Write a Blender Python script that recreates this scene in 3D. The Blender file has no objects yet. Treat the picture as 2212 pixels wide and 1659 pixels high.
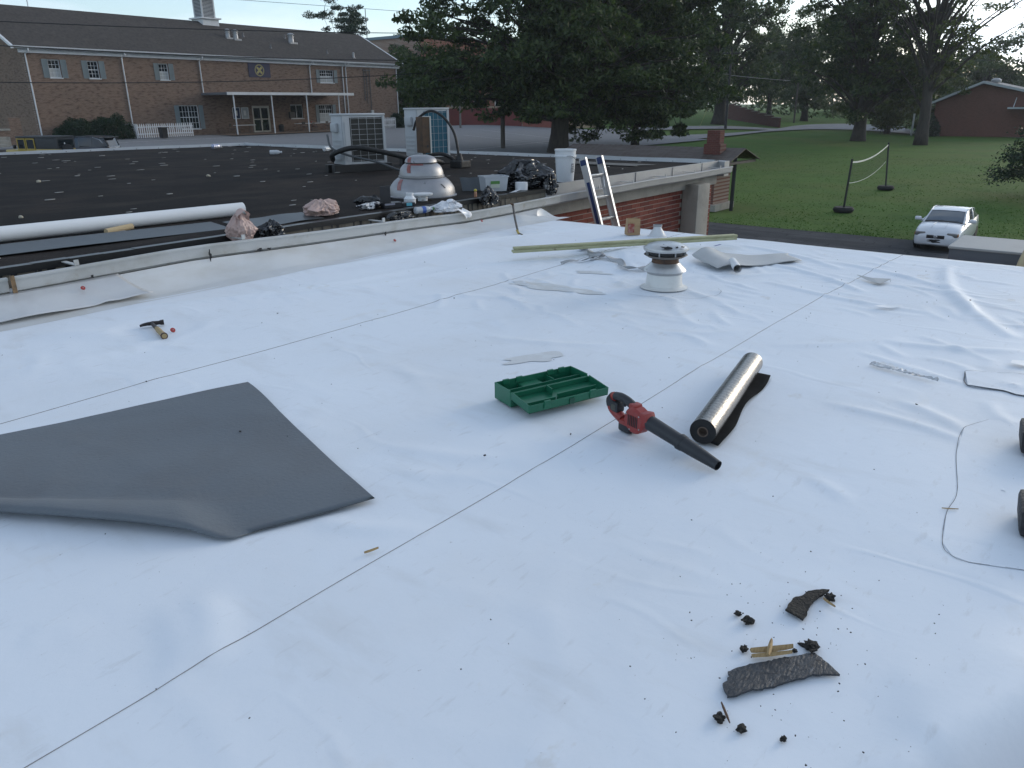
import bpy, bmesh, math, random
import numpy as np
from mathutils import Vector, Matrix, noise as mnoise

S = bpy.context.scene
C = S.collection
R = math.radians
rng = random.Random(7)
# ------------------------------------------------------------------ camera
cam = bpy.data.cameras.new('camera'); camo = bpy.data.objects.new('camera', cam); C.objects.link(camo)
cam.sensor_width = 36; cam.lens = 36*1646/2212; cam.clip_end = 3000; cam.clip_start = .02
az, pit, rol = R(38.5), R(20.135), R(.5)
fw = Vector((math.cos(az)*math.cos(pit), math.sin(az)*math.cos(pit), -math.sin(pit)))
rt = Vector((math.sin(az), -math.cos(az), 0)); up = rt.cross(fw)
rr = rt*math.cos(rol)-up*math.sin(rol); uu = up*math.cos(rol)+rt*math.sin(rol)
camo.matrix_world = Matrix(((rr.x, uu.x, -fw.x, 0), (rr.y, uu.y, -fw.y, 0), (rr.z, uu.z, -fw.z, 1.4), (0, 0, 0, 1)))
S.camera = camo
# ------------------------------------------------------------------ world, sun, exposure
SUN_AZ, SUN_EL = R(-16), R(14)
W = bpy.data.worlds.new('World'); S.world = W; W.use_nodes = True
nt = W.node_tree; nt.nodes.clear()
def N(t, typ, **kw):
    n = t.nodes.new(typ)
    for k, v in kw.items():
        if k.startswith('i_'): n.inputs[k[2:].replace('_', ' ')].default_value = v
        else: setattr(n, k, v)
    return n
sky = N(nt, 'ShaderNodeTexSky', sky_type='NISHITA', sun_disc=False, sun_elevation=SUN_EL, sun_rotation=math.pi/2-SUN_AZ, altitude=200, air_density=1.0, dust_density=1.2, ozone_density=2.5)
tc = N(nt, 'ShaderNodeTexCoord'); mp = N(nt, 'ShaderNodeMapping'); mp.inputs['Scale'].default_value = (1.2, 2.2, 7)
no = N(nt, 'ShaderNodeTexNoise', i_Scale=1.6, i_Detail=5.0, i_Roughness=.55)
rp = N(nt, 'ShaderNodeValToRGB'); rp.color_ramp.elements[0].position = .42; rp.color_ramp.elements[1].position = .6
rp.color_ramp.elements[0].color = (.2, .2, .2, 1); rp.color_ramp.elements[1].color = (.9, .9, .9, 1)
bw = N(nt, 'ShaderNodeRGBToBW'); ma = N(nt, 'ShaderNodeMath', operation='MULTIPLY_ADD'); ma.inputs[1].default_value = .62; ma.inputs[2].default_value = 2.5
cc = N(nt, 'ShaderNodeCombineColor')
wt = N(nt, 'ShaderNodeMix', data_type='RGBA', blend_type='MULTIPLY'); wt.inputs[0].default_value = 1; wt.inputs[7].default_value = (.86, .98, 1.12, 1)
mx = N(nt, 'ShaderNodeMix', data_type='RGBA')
bg = N(nt, 'ShaderNodeBackground'); bg.inputs['Strength'].default_value = .12
out = N(nt, 'ShaderNodeOutputWorld')
L = nt.links.new
L(tc.outputs['Generated'], mp.inputs[0]); L(mp.outputs[0], no.inputs['Vector']); L(no.outputs[0], rp.inputs[0])
L(sky.outputs[0], bw.inputs[0]); L(bw.outputs[0], ma.inputs[0])
for i in range(3): L(ma.outputs[0], cc.inputs[i])
L(cc.outputs[0], wt.inputs[6]); L(rp.outputs[0], mx.inputs[0]); L(sky.outputs[0], mx.inputs[6]); L(wt.outputs[2], mx.inputs[7])
L(mx.outputs[2], bg.inputs[0]); L(bg.outputs[0], out.inputs[0])
sl = bpy.data.lights.new('sun', 'SUN'); sl.energy = .5; sl.angle = R(20); sl.color = (1, .84, .62)
so = bpy.data.objects.new('sun', sl); C.objects.link(so)
sd = Vector((math.cos(SUN_AZ)*math.cos(SUN_EL), math.sin(SUN_AZ)*math.cos(SUN_EL), math.sin(SUN_EL)))
so.rotation_euler = sd.to_track_quat('Z', 'Y').to_euler(); so.location = (30, -10, 30)
V = S.view_settings; V.view_transform = 'Standard'; V.look = 'None'; V.gamma = 1; V.use_curve_mapping = False; V.exposure = 1.05
S.cycles.max_bounces = 5; S.cycles.diffuse_bounces = 3; S.cycles.glossy_bounces = 2; S.cycles.transparent_max_bounces = 8
# ------------------------------------------------------------------ materials
MC = {}
def mat(name, col, rough=.6, metal=0, var=0., vs=3., vcol=None, bump=0., bs=40., spec=.5, det=4., stretch=None, alpha=1., trans=0., coat=0., speck=None, thr=(.45, .65)):
    """principled material; var mixes vcol in with a noise of scale vs"""
    if name in MC: return MC[name]
    m = bpy.data.materials.new(name); MC[name] = m; m.use_nodes = True; t = m.node_tree
    b = t.nodes['Principled BSDF']; l = t.links.new
    b.inputs['Base Color'].default_value = (*col, 1); b.inputs['Roughness'].default_value = rough; b.inputs['Metallic'].default_value = metal
    b.inputs['Specular IOR Level'].default_value = spec; b.inputs['Alpha'].default_value = alpha; b.inputs['Transmission Weight'].default_value = trans
    b.inputs['Coat Weight'].default_value = coat
    co = N(t, 'ShaderNodeTexCoord'); vec = co.outputs['Object']
    if stretch:
        mpp = N(t, 'ShaderNodeMapping'); mpp.inputs['Scale'].default_value = stretch; l(vec, mpp.inputs[0]); vec = mpp.outputs[0]
    last = None
    if var > 0:
        n = N(t, 'ShaderNodeTexNoise', i_Scale=vs, i_Detail=det, i_Roughness=.6); l(vec, n.inputs['Vector'])
        r = N(t, 'ShaderNodeMapRange'); r.inputs[1].default_value, r.inputs[2].default_value = thr; r.inputs[4].default_value = var; l(n.outputs[0], r.inputs[0])
        x = N(t, 'ShaderNodeMix', data_type='RGBA'); x.inputs[6].default_value = (*col, 1)
        x.inputs[7].default_value = (*(vcol or tuple(c*.5 for c in col)), 1); l(r.outputs[0], x.inputs[0]); last = x.outputs[2]
    for sp in (speck or []):      # (scale, lo, hi, colour, amount, stretch): stains with a shape of their own
        v2 = co.outputs['Object']
        if len(sp) > 5:
            mpp = N(t, 'ShaderNodeMapping'); mpp.inputs['Scale'].default_value = sp[5]; l(v2, mpp.inputs[0]); v2 = mpp.outputs[0]
        n = N(t, 'ShaderNodeTexNoise', i_Scale=sp[0], i_Detail=5., i_Roughness=.6); l(v2, n.inputs['Vector'])
        r = N(t, 'ShaderNodeMapRange'); r.inputs[1].default_value, r.inputs[2].default_value = sp[1], sp[2]; r.inputs[4].default_value = sp[4]; l(n.outputs[0], r.inputs[0])
        x = N(t, 'ShaderNodeMix', data_type='RGBA'); x.inputs[6].default_value = (*col, 1)
        if last: l(last, x.inputs[6])
        x.inputs[7].default_value = (*sp[3], 1); l(r.outputs[0], x.inputs[0]); last = x.outputs[2]
    if last: l(last, b.inputs['Base Color'])
    if bump > 0:
        n = N(t, 'ShaderNodeTexNoise', i_Scale=bs, i_Detail=4.); l(vec, n.inputs['Vector'])
        bb = N(t, 'ShaderNodeBump'); bb.inputs['Strength'].default_value = bump; bb.inputs['Distance'].default_value = .02; l(n.outputs[0], bb.inputs['Height']); l(bb.outputs[0], b.inputs['Normal'])
    return m
def brickmat(name, c1, c2, mortar, axis='xz', bw_=.2, rh=.075, var=.35, dark=(.07, .045, .035)):
    m = bpy.data.materials.new(name); MC[name] = m; m.use_nodes = True; t = m.node_tree; b = t.nodes['Principled BSDF']; l = t.links.new
    b.inputs['Roughness'].default_value = .9; b.inputs['Specular IOR Level'].default_value = .2
    co = N(t, 'ShaderNodeTexCoord'); sp = N(t, 'ShaderNodeSeparateXYZ'); cb = N(t, 'ShaderNodeCombineXYZ'); l(co.outputs['Object'], sp.inputs[0])
    l(sp.outputs['X' if axis[0] == 'x' else 'Y'], cb.inputs[0]); l(sp.outputs['Z'], cb.inputs[1])
    br = N(t, 'ShaderNodeTexBrick', i_Scale=1., i_Bias=-.1); br.inputs['Color1'].default_value = (*c1, 1); br.inputs['Color2'].default_value = (*c2, 1); br.inputs['Mortar'].default_value = (*mortar, 1)
    br.inputs['Brick Width'].default_value = bw_; br.inputs['Row Height'].default_value = rh; br.inputs['Mortar Size'].default_value = .006; l(cb.outputs[0], br.inputs['Vector'])
    mpp = N(t, 'ShaderNodeMapping'); mpp.inputs['Scale'].default_value = (1/bw_*.45, 1/rh*.5, 1); l(cb.outputs[0], mpp.inputs[0])
    n = N(t, 'ShaderNodeTexNoise', i_Scale=1.1, i_Detail=3.); l(mpp.outputs[0], n.inputs['Vector'])
    r = N(t, 'ShaderNodeMapRange'); r.inputs[1].default_value = .5; r.inputs[2].default_value = .68; r.inputs[4].default_value = var; l(n.outputs[0], r.inputs[0])
    x = N(t, 'ShaderNodeMix', data_type='RGBA'); x.inputs[7].default_value = (*dark, 1); l(br.outputs['Color'], x.inputs[6]); l(r.outputs[0], x.inputs[0])
    n2 = N(t, 'ShaderNodeTexNoise', i_Scale=.5, i_Detail=4.); l(co.outputs['Object'], n2.inputs['Vector'])
    r2 = N(t, 'ShaderNodeMapRange'); r2.inputs[1].default_value = .4; r2.inputs[2].default_value = .75; r2.inputs[4].default_value = .3; l(n2.outputs[0], r2.inputs[0])
    x2 = N(t, 'ShaderNodeMix', data_type='RGBA'); x2.inputs[7].default_value = (c1[0]*1.35, c1[1]*1.3, c1[2]*1.25, 1); l(x.outputs[2], x2.inputs[6]); l(r2.outputs[0], x2.inputs[0])
    l(x2.outputs[2], b.inputs['Base Color'])
    return m
def leafmat(name, c1, c2, tr=.25):
    m = bpy.data.materials.new(name); MC[name] = m; m.use_nodes = True; t = m.node_tree; l = t.links.new
    t.nodes.clear(); o = N(t, 'ShaderNodeOutputMaterial'); b = N(t, 'ShaderNodeBsdfPrincipled', i_Roughness=.55); b.inputs['Specular IOR Level'].default_value = .3
    tl = N(t, 'ShaderNodeBsdfTranslucent'); ms = N(t, 'ShaderNodeMixShader'); ms.inputs[0].default_value = tr
    g = N(t, 'ShaderNodeNewGeometry'); x = N(t, 'ShaderNodeMix', data_type='RGBA'); x.inputs[6].default_value = (*c1, 1); x.inputs[7].default_value = (*c2, 1)
    l(g.outputs['Random Per Island'], x.inputs[0]); l(x.outputs[2], b.inputs['Base Color'])
    x2 = N(t, 'ShaderNodeMix', data_type='RGBA', blend_type='MULTIPLY'); x2.inputs[0].default_value = 1; x2.inputs[7].default_value = (1.3, 1.5, .5, 1); l(x.outputs[2], x2.inputs[6]); l(x2.outputs[2], tl.inputs[0])
    l(b.outputs[0], ms.inputs[1]); l(tl.outputs[0], ms.inputs[2]); l(ms.outputs[0], o.inputs[0])
    return m
def glassmat(name, col=(.02, .025, .03), rough=.05):
    return mat(name, col, rough, 0, spec=.8)
# ------------------------------------------------------------------ mesh helpers
OFF = {}
class MB:
    def __init__(s): s.v = []; s.f = []
    def add(s, v, f):
        n = len(s.v); s.v += [tuple(p) for p in v]; s.f += [tuple(i+n for i in q) for q in f]; return s
    def box(s, a, b, M=None):
        x0, y0, z0 = a; x1, y1, z1 = b
        v = [Vector(p) for p in ((x0, y0, z0), (x1, y0, z0), (x1, y1, z0), (x0, y1, z0), (x0, y0, z1), (x1, y0, z1), (x1, y1, z1), (x0, y1, z1))]
        if M is not None: v = [M @ p for p in v]
        return s.add(v, [(0, 3, 2, 1), (4, 5, 6, 7), (0, 1, 5, 4), (1, 2, 6, 5), (2, 3, 7, 6), (3, 0, 4, 7)])
    def bbox(s, a, b, bv=.01, M=None):    # bevelled box
        bm = bmesh.new(); bmesh.ops.create_cube(bm, size=1)
        for q in bm.verts: q.co = Vector([(a[i]+b[i])/2+q.co[i]*(b[i]-a[i]) for i in range(3)])
        bmesh.ops.bevel(bm, geom=bm.edges[:], offset=bv, segments=2, affect='EDGES', profile=.6)
        if M is not None: bmesh.ops.transform(bm, matrix=M, verts=bm.verts)
        s.bm(bm); return s
    def bm(s, bm):
        bm.verts.index_update(); s.add([q.co.copy() for q in bm.verts], [[q.index for q in f.verts] for f in bm.faces]); bm.free(); return s
    def tube(s, pts, r, n=8, cap=True):
        pts = [Vector(p) for p in pts]; m = len(pts); rs = r if isinstance(r, (list, tuple)) else [r]*m
        v = []; f = []; prev = None
        for i, p in enumerate(pts):
            d = (pts[min(i+1, m-1)]-pts[max(i-1, 0)]).normalized()
            if prev is None: prev = d.orthogonal().normalized()
            a = (prev-d*prev.dot(d)); a = a.normalized() if a.length > 1e-6 else d.orthogonal().normalized(); prev = a; b = d.cross(a)
            for k in range(n): t = 2*math.pi*k/n; v.append(p+(a*math.cos(t)+b*math.sin(t))*rs[i])
        for i in range(m-1):
            for k in range(n): f.append((i*n+k, i*n+(k+1) % n, (i+1)*n+(k+1) % n, (i+1)*n+k))
        if cap: f += [tuple(range(n))[::-1], tuple(range((m-1)*n, m*n))]
        return s.add(v, f)
    def lathe(s, prof, n=32, c=(0, 0, 0), M=None, cap=True):
        v = []; f = []; m = len(prof)
        for r, z in prof:
            for k in range(n): t = 2*math.pi*k/n; v.append(Vector((r*math.cos(t), r*math.sin(t), z)))
        for i in range(m-1):
            for k in range(n): f.append((i*n+k, i*n+(k+1) % n, (i+1)*n+(k+1) % n, (i+1)*n+k))
        if cap: f += [tuple(range(n))[::-1], tuple(range((m-1)*n, m*n))]
        v = [(M @ p if M is not None else p)+Vector(c) for p in v]
        return s.add(v, f)
    def prism(s, poly, d0, d1, fn):       # fn(a,b,d)->xyz ; polygon swept from d0 to d1
        n = len(poly); v = [fn(a, b, d0) for a, b in poly]+[fn(a, b, d1) for a, b in poly]
        return s.add(v, [tuple(range(n))[::-1], tuple(range(n, 2*n))]+[(i, (i+1) % n, n+(i+1) % n, n+i) for i in range(n)])
    def quad(s, *p): return s.add(p, [tuple(range(len(p)))])
    def grid(s, fn, us, vs, close=False):
        nu, nv = len(us), len(vs); v = [fn(a, b) for a in us for b in vs]
        return s.add(v, [(i*nv+j, (i+1)*nv+j, (i+1)*nv+j+1, i*nv+j+1) for i in range(nu-1) for j in range(nv-1)])
    def sheet(s, fn, us, vs, th):          # closed thin sheet: grid, its copy th lower, and rims
        nu, nv = len(us), len(vs); n0 = len(s.v); s.grid(fn, us, vs)
        lo = len(s.v); s.v += [(p[0], p[1], p[2]-th) for p in s.v[n0:lo]]
        for i in range(nu-1):
            for j in range(nv-1): a = lo+i*nv+j; s.f.append((a, a+1, a+nv+1, a+nv))
        rim = [i*nv for i in range(nu)]+[(nu-1)*nv+j for j in range(1, nv)]+[i*nv+nv-1 for i in range(nu-2, -1, -1)]+[j for j in range(nv-2, 0, -1)]
        for a, b in zip(rim, rim[1:]+rim[:1]): s.f.append((n0+a, lo+a, lo+b, n0+b))
        return s
    def build(s, name, m, parent=None, smooth=False, world=True):
        me = bpy.data.meshes.new(name); o0 = OFF.get(parent, Vector((0, 0, 0))) if world else Vector((0, 0, 0))
        me.from_pydata([(p[0]-o0[0], p[1]-o0[1], p[2]-o0[2]) for p in s.v], [], s.f)
        bm = bmesh.new(); bm.from_mesh(me); bmesh.ops.recalc_face_normals(bm, faces=bm.faces); bm.to_mesh(me); bm.free()
        return mk(name, me, m, parent, smooth)
def mk(name, me, m, parent=None, smooth=False):
    if m: me.materials.append(m)
    if smooth:
        me.shade_smooth()
        if smooth is not True: me.set_sharp_from_angle(angle=R(smooth))
    o = bpy.data.objects.new(name, me); C.objects.link(o); o.parent = parent
    OFF[o] = OFF.get(parent, Vector((0, 0, 0))).copy(); return o
def tag(o, label, cat, group=None, kind=None):
    o['label'] = label
    if cat: o['category'] = cat
    if group: o['group'] = group
    if kind: o['kind'] = kind
    return o
def thing(name, label, cat, loc=(0, 0, 0), rz=0, group=None):
    o = bpy.data.objects.new(name, None); C.objects.link(o); o.empty_display_size = .1
    o.location = loc; o.rotation_euler = (0, 0, rz); OFF[o] = Vector(loc); return tag(o, label, cat, group)
def struct(name, mb, m, smooth=False):
    o = mb.build(name, m, None, smooth); o['kind'] = 'structure'; return o
def inst(name, me, parent, loc, rot=(0, 0, 0), sc=(1, 1, 1)):    # shared-mesh piece, loc local to parent
    o = bpy.data.objects.new(name, me); C.objects.link(o); o.parent = parent; o.location = loc; o.rotation_euler = rot; o.scale = sc; return o
def boxmesh(name, a, b, m, bv=0):
    mb = MB(); (mb.bbox(a, b, bv) if bv else mb.box(a, b)); me = bpy.data.meshes.new(name); me.from_pydata(mb.v, [], mb.f); me.materials.append(m); me.update(); return me
def fbm(x, y, z=0): return mnoise.noise(Vector((x, y, z)))
lin = lambda a, b, n: [a+(b-a)*i/(n-1) for i in range(n)]
def RX(a): return Matrix.Rotation(a, 4, 'X')
def RY(a): return Matrix.Rotation(a, 4, 'Y')
def RZ(a): return Matrix.Rotation(a, 4, 'Z')
T = Matrix.Translation
def catmull(pts, n=6):
    P = [Vector(p) for p in pts]; P = [P[0]*2-P[1]]+P+[P[-1]*2-P[-2]]; o = []
    for i in range(1, len(P)-2):
        for k in range(n):
            t = k/n; a, b, c, d = P[i-1:i+3]
            o.append(.5*((2*b)+(c-a)*t+(2*a-5*b+4*c-d)*t*t+(3*b-a-3*c+d)*t**3))
    return o+[P[-2]]

# ------------------------------------------------------------------ ground
def gz(x, y):
    dip = .42*max(0, min(1, (36-x)/8))*.4*max(0, min(1, (y-24)/10))*max(0, min(1, (63-y)/8))
    return -3+2*min(1, max(0, (y-24)/42))-dip
grass = mat('lawn_grass', (.068, .132, .027), .95, 0, .8, .12, (.092, .122, .034), .9, 14, spec=.1, speck=[(.35, .5, .7, (.046, .092, .02), .7), (2.2, .52, .72, (.046, .088, .02), .65, (1, 2.2, 1)), (14, .5, .68, (.06, .12, .03), .55)])
asph = mat('asphalt', (.06, .062, .067), .95, 0, .7, .8, (.085, .085, .088), .35, 120, spec=.1, speck=[(.5, .52, .62, (.04, .041, .044), .7, (4, .35, 1)), (1.6, .62, .64, (.03, .03, .032), .7, (1, 3, 1)),(5, .6, .75, (.04, .04, .042), .6)])
lotm = mat('lot_pavement', (.2, .205, .215), .9, 0, .6, .25, (.2, .2, .205), .2, 90, spec=.25, speck=[(2.2, .58, .75, (.12, .12, .125), .6)])
roadm = mat('road_pavement', (.2, .205, .215), .9, 0, .5, .4, (.26, .26, .265), .2, 60, spec=.25)
paint = mat('line_paint', (.5, .5, .5), .8, 0, .8, 6, (.22, .22, .22))
ys = [-900, -300, -100, -40, -20, 0, 12]+lin(24, 66, 22)+[80, 110, 160, 300, 900]
xs = [-900, -300, -80]+lin(-30, 160, 39)+[220, 400, 1200]
struct('ground', MB().grid(lambda x, y: (x, y, gz(x, y)-.02-.1*min(1, max(0, (y-24)/4))), xs, ys), grass, True)
def ribbon(a, b, dz, n=12):      # a, b: two edge polylines
    mb = MB(); A = catmull([(p[0], p[1], 0) for p in a], 5); B = catmull([(p[0], p[1], 0) for p in b], 5)
    def fn(i, t): p = A[i]*(1-t)+B[i]*t; return (p.x, p.y, gz(p.x, p.y)+dz)
    return mb.grid(fn, range(len(A)), lin(0, 1, n))
# parking lot between the two buildings and the hall
lot = MB().grid(lambda t, y: (-70+(152+(y-38)*.1)*t, y, gz(-70+(152+(y-38)*.1)*t, y)), lin(0, 1, 60), lin(37.4, 68.5, 40))
struct('parking_lot', lot, lotm)
struct('driveway', MB().grid(lambda x, y: (x, y, -2.985), lin(6, 28.5+.0, 10), lin(-60, 13.2, 10)), asph)
struct('side_yard', MB().grid(lambda x, y: (x, y, gz(x, y)-.005), lin(-70, 27, 24), lin(13.2, 37.4, 24)), asph)
struct('road', ribbon([(78, 38.6), (92, 38.8), (105, 39.6), (116, 38.6), (121, 37.2), (124.5, 34), (124.5, 30), (122.5, 26), (120, 18), (117.5, 10)],
                      [(78, 44), (94, 41.4), (107, 41.1), (118, 42.2), (128, 43.5), (138, 43), (146, 40), (146, 32), (124.2, 25.9), (118.6, 9.8)], .02), roadm)
struct('footpath', ribbon([(74, 50.5), (90, 49.4), (103, 46.6), (110, 40.9)], [(74, 53.6), (93, 53.6), (112, 49.5), (114, 41.5)], .012), roadm)
def stripe(p, q, w=.12):
    p, q = Vector(p), Vector(q); d = (q-p).normalized(); n = Vector((-d.y, d.x))*w/2; mb = MB()
    return mb.grid(lambda t, s: ((p+(q-p)*t+n*s).x, (p+(q-p)*t+n*s).y, gz((p+(q-p)*t+n*s).x, (p+(q-p)*t+n*s).y)+.012), lin(0, 1, 12), (-1, 1))
for i, (p, q) in enumerate((((61.7, 55.2), (60.3, 43.1)), ((45.6, 42.9), (63.5, 45.4)), ((20, 62.6), (47, 63.4)), ((70, 60), (66, 44)), ((33, 41), (46, 42.9)))):
    o = struct('painted_line', stripe(p, q), paint); o['label'] = ['white bay line crossing the lot towards the low red wall', 'white lot line running behind the second condenser', 'white edge line in front of the canopy', 'faint far lot line near the red wall', 'white line behind the black roof'][i]

# ------------------------------------------------------------------ white-roof building
SX = 8.2
wmem = mat('white_membrane', (.70, .745, .80), .55, 0, .4, .7, (.66, .69, .73), .12, 9, spec=.3,
           speck=[(.8, .5, .75, (.64, .66, .68), .7), (3.5, .56, .7, (.58, .6, .62), .4, (1.6, .5, 1)), (14, .6, .72, (.5, .51, .52), .35, (.5, 1.8, 1)), (1.1, .66, .72, (.6, .58, .53), .3, (1, 1.8, 1)), (75, .7, .74, (.25, .25, .26), .5), (2.6, .68, .72, (.52, .5, .45), .35, (1, 1.6, 1)), (38, .715, .73, (.3, .3, .31), .6), (9, .7, .76, (.62, .6, .56), .4)])
def creases(m, sc=1.5, st=.15):      # sharp little fold lines, broken up by a mask
    t = m.node_tree; l = t.links.new; b = t.nodes['Principled BSDF']; co = N(t, 'ShaderNodeTexCoord'); prev = b.inputs['Normal'].links[0].from_socket
    mp_ = N(t, 'ShaderNodeMapping'); mp_.inputs['Scale'].default_value = (1.7, .8, 1); mp_.inputs['Rotation'].default_value = (0, 0, .5); l(co.outputs['Object'], mp_.inputs[0])
    n1 = N(t, 'ShaderNodeTexNoise', i_Scale=sc, i_Detail=1.0, i_Roughness=.5); l(mp_.outputs[0], n1.inputs['Vector'])
    a1 = N(t, 'ShaderNodeMath', operation='SUBTRACT'); a1.inputs[1].default_value = .5; l(n1.outputs[0], a1.inputs[0]); a2 = N(t, 'ShaderNodeMath', operation='ABSOLUTE'); l(a1.outputs[0], a2.inputs[0])
    r1 = N(t, 'ShaderNodeMapRange', interpolation_type='SMOOTHSTEP'); r1.inputs[1].default_value = .045; r1.inputs[2].default_value = 0.; l(a2.outputs[0], r1.inputs[0])
    n2 = N(t, 'ShaderNodeTexNoise', i_Scale=1.1, i_Detail=3.); l(co.outputs['Object'], n2.inputs['Vector']); r2_ = N(t, 'ShaderNodeMapRange'); r2_.inputs[1].default_value = .5; r2_.inputs[2].default_value = .62; l(n2.outputs[0], r2_.inputs[0])
    mu = N(t, 'ShaderNodeMath', operation='MULTIPLY'); l(r1.outputs[0], mu.inputs[0]); l(r2_.outputs[0], mu.inputs[1])
    bp = N(t, 'ShaderNodeBump'); bp.inputs['Strength'].default_value = st; bp.inputs['Distance'].default_value = .012; l(mu.outputs[0], bp.inputs['Height']); l(prev, bp.inputs['Normal']); l(bp.outputs[0], b.inputs['Normal'])
creases(wmem)
wmem2 = mat('cove_membrane', (.56, .575, .585), .45, 0, .6, 2.2, (.45, .44, .41), .05, 9, spec=.5, stretch=(.6, .6, 2.2))
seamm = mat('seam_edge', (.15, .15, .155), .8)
gmem = mat('grey_membrane', (.118, .135, .152), .62, 0, .5, 2.5, (.105, .112, .122), .15, 60, spec=.4, speck=[(40, .7, .74, (.05, .05, .055), .7), (1.2, .6, .75, (.15, .155, .16), .6)])
wback = mat('membrane_underside', (.5, .49, .46), .6)
rs = np.random.RandomState(3)
RID = []   # (x0,y0,x1,y1,width,height)
def rid(x0, y0, x1, y1, w, h): RID.append((x0, y0, x1, y1, w*.72, h*.68))
for a in ((5.1, 3.3, 6.6, 2.2, .07, .022), (6.95, 2.45, 6.3, 1.5, .05, .028), (6.2, 2.2, 5.9, 1.0, .05, .018), (7.4, 2.1, 6.7, .9, .06, .02), (7.7, 3, 7.1, 1.9, .06, .022),
          (7.75, 1.15, 5.6, .42, .07, .03), (6.55, .85, 5.85, .7, .05, .018), (5.0, .95, 5.25, .33, .06, .02), (4.5, 1.5, 5.1, .95, .05, .014), (4.9, 1.0, 4.75, .85, .04, .012),
          (3.7, .95, 3.62, .36, .05, .016), (3.95, .68, 3.75, .37, .05, .014), (2.85, .75, 2.75, .6, .04, .01), (2.05, 2.3, 2.3, 1.78, .06, .012), (1.9, 2.1, 2.15, 1.72, .05, .01),
          (1.45, 2.02, 1.62, 1.74, .06, .014), (.93, 1.95, .8, 1.7, .09, .022), (.83, 1.98, .72, 1.72, .06, .012), (1.9, 5.35, 2.6, 4.75, .16, .02), (2.6, 5.6, 5, 4.95, .09, .02), (3.2, 5.25, 5.2, 4.6, .07, .016), (1.2, 4.9, 2.1, 4.6, .12, .018),
          (3.6, 3.0, 3.9, 2.3, .05, .012), (4.3, 2.2, 4.7, 1.75, .06, .014), (5.9, 3.0, 5.3, 2.2, .05, .016), (5.2, 2.55, 4.6, 2.1, .05, .012), (6.6, 4.6, 7.6, 4.0, .06, .016), (5.2, 4.6, 6.2, 4.3, .05, .012),
          (4.0, 5.8, 6.6, 5.55, .1, .03), (5.4, 5.5, 7.2, 5.2, .08, .022), (7.0, 5.6, 7.8, 5.0, .08, .02), (1.53, .10, 2.2, -.16, .2, .05), (1.2, .28, 1.53, .1, .2, .03), (4.1, 4.2, 4.5, 3.5, .05, .012), (3.4, 3.4, 4.2, 3.1, .05, .01)): rid(*a)
for k in range(150):
    x, y = rs.uniform(4.2, 8), rs.uniform(.2, 4.6); a = rs.normal(-.75, .45); l_ = rs.uniform(.2, .7); rid(x, y, x+l_*math.sin(a)*.5, y-l_*math.cos(a)*.9, rs.uniform(.025, .05), rs.uniform(.006, .014))
for k in range(60):
    x, y = rs.uniform(.3, 4.2), rs.uniform(-.4, 5.2); a = rs.normal(-.2, .7); l_ = rs.uniform(.2, .6); rid(x, y, x+l_*math.sin(a), y-l_*math.cos(a), rs.uniform(.035, .08), rs.uniform(.002, .006))
def wr(x, y):
    x = np.asarray(x, float); y = np.asarray(y, float)
    z = .006*np.sin(x*1.3+y*.7+1)*np.sin(y*1.7-x*.4)+.003*np.sin(x*4.1-y*2.3)*np.sin(y*3.7+x*1.1+.5)
    for x0, y0, x1, y1, w, h in RID:
        dx, dy = x1-x0, y1-y0; l2 = dx*dx+dy*dy+1e-9; t = ((x-x0)*dx+(y-y0)*dy)/l2; tc_ = np.clip(t, 0, 1)
        bow = .06*math.sqrt(l2)*np.sin(np.pi*tc_)*(1 if (x0*7) % 1 > .5 else -1); L_ = math.sqrt(l2)
        px = x-(x0+dx*tc_-dy/L_*bow); py = y-(y0+dy*tc_+dx/L_*bow); d2 = px*px+py*py
        taper = np.clip(np.minimum(t+.25, 1.25-t)*2.2, 0, 1)
        z = z+h*np.exp(-d2/(w*w))*taper
    z = z+.10*np.exp(-(((x-6.45)/.55)**2+((y-3.55)/.38)**2)*1.2)      # mound under the boards
    dd_ = -((x-1.53)*.42+(y-.17)*.91)      # the sheet falls away at the near right corner
    tt_ = np.clip((dd_+.0)/.4, 0, 1); z = z-.55*tt_*tt_*(3-2*tt_)*np.clip((2.5-x)/.25, 0, 1)
    for fx, fy, r_ in FLAT:                                            # flat where things stand
        k = np.clip((np.hypot(x-fx, y-fy)-r_)/.12, 0, 1); z = z*k
    return z
FLAT = [(2.95, 2.1, .32), (2.85, 1.3, .36), (3.3, 1.2, .42), (5.5, 2.78, .12), (7.65, 4.32, .1), (7.7, 4.05, .12), (1.65, .47, .22), (2.03, .49, .12), (2.42, 4.95, .2)]
_gx, _gy = np.meshgrid(np.arange(-6.2, 8.6, .025), np.arange(-1.2, 6.2, .025), indexing='ij'); _wg = wr(_gx, _gy)
def wz(x, y):      # bilinear lookup of the wrinkle height
    a = min(max((x+6.2)/.025, 0), _wg.shape[0]-1.01); b = min(max((y+1.2)/.025, 0), _wg.shape[1]-1.01); i, j = int(a), int(b); a -= i; b -= j
    return float(_wg[i, j]*(1-a)*(1-b)+_wg[i+1, j]*a*(1-b)+_wg[i, j+1]*(1-a)*b+_wg[i+1, j+1]*a*b)
wb = thing('flat_roof_building', 'low building whose white membrane roof carries the scattered tools', 'building', (2, 2.8, -3))
bred = brickmat('red_wall_brick', (.2, .07, .05), (.16, .055, .04), (.4, .36, .3), bw_=.3, rh=.077)
MB().box((-8, -6, -3), (SX-.12, 6.14, -.12)).build('wall', bred, wb)
edge = mat('edge_metal', (.62, .63, .64), .4, .4)
MB().box((SX-.1, -6, -.14), (SX+.01, 6.1, -.012)).build('roof_edge_trim', edge, wb)
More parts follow.
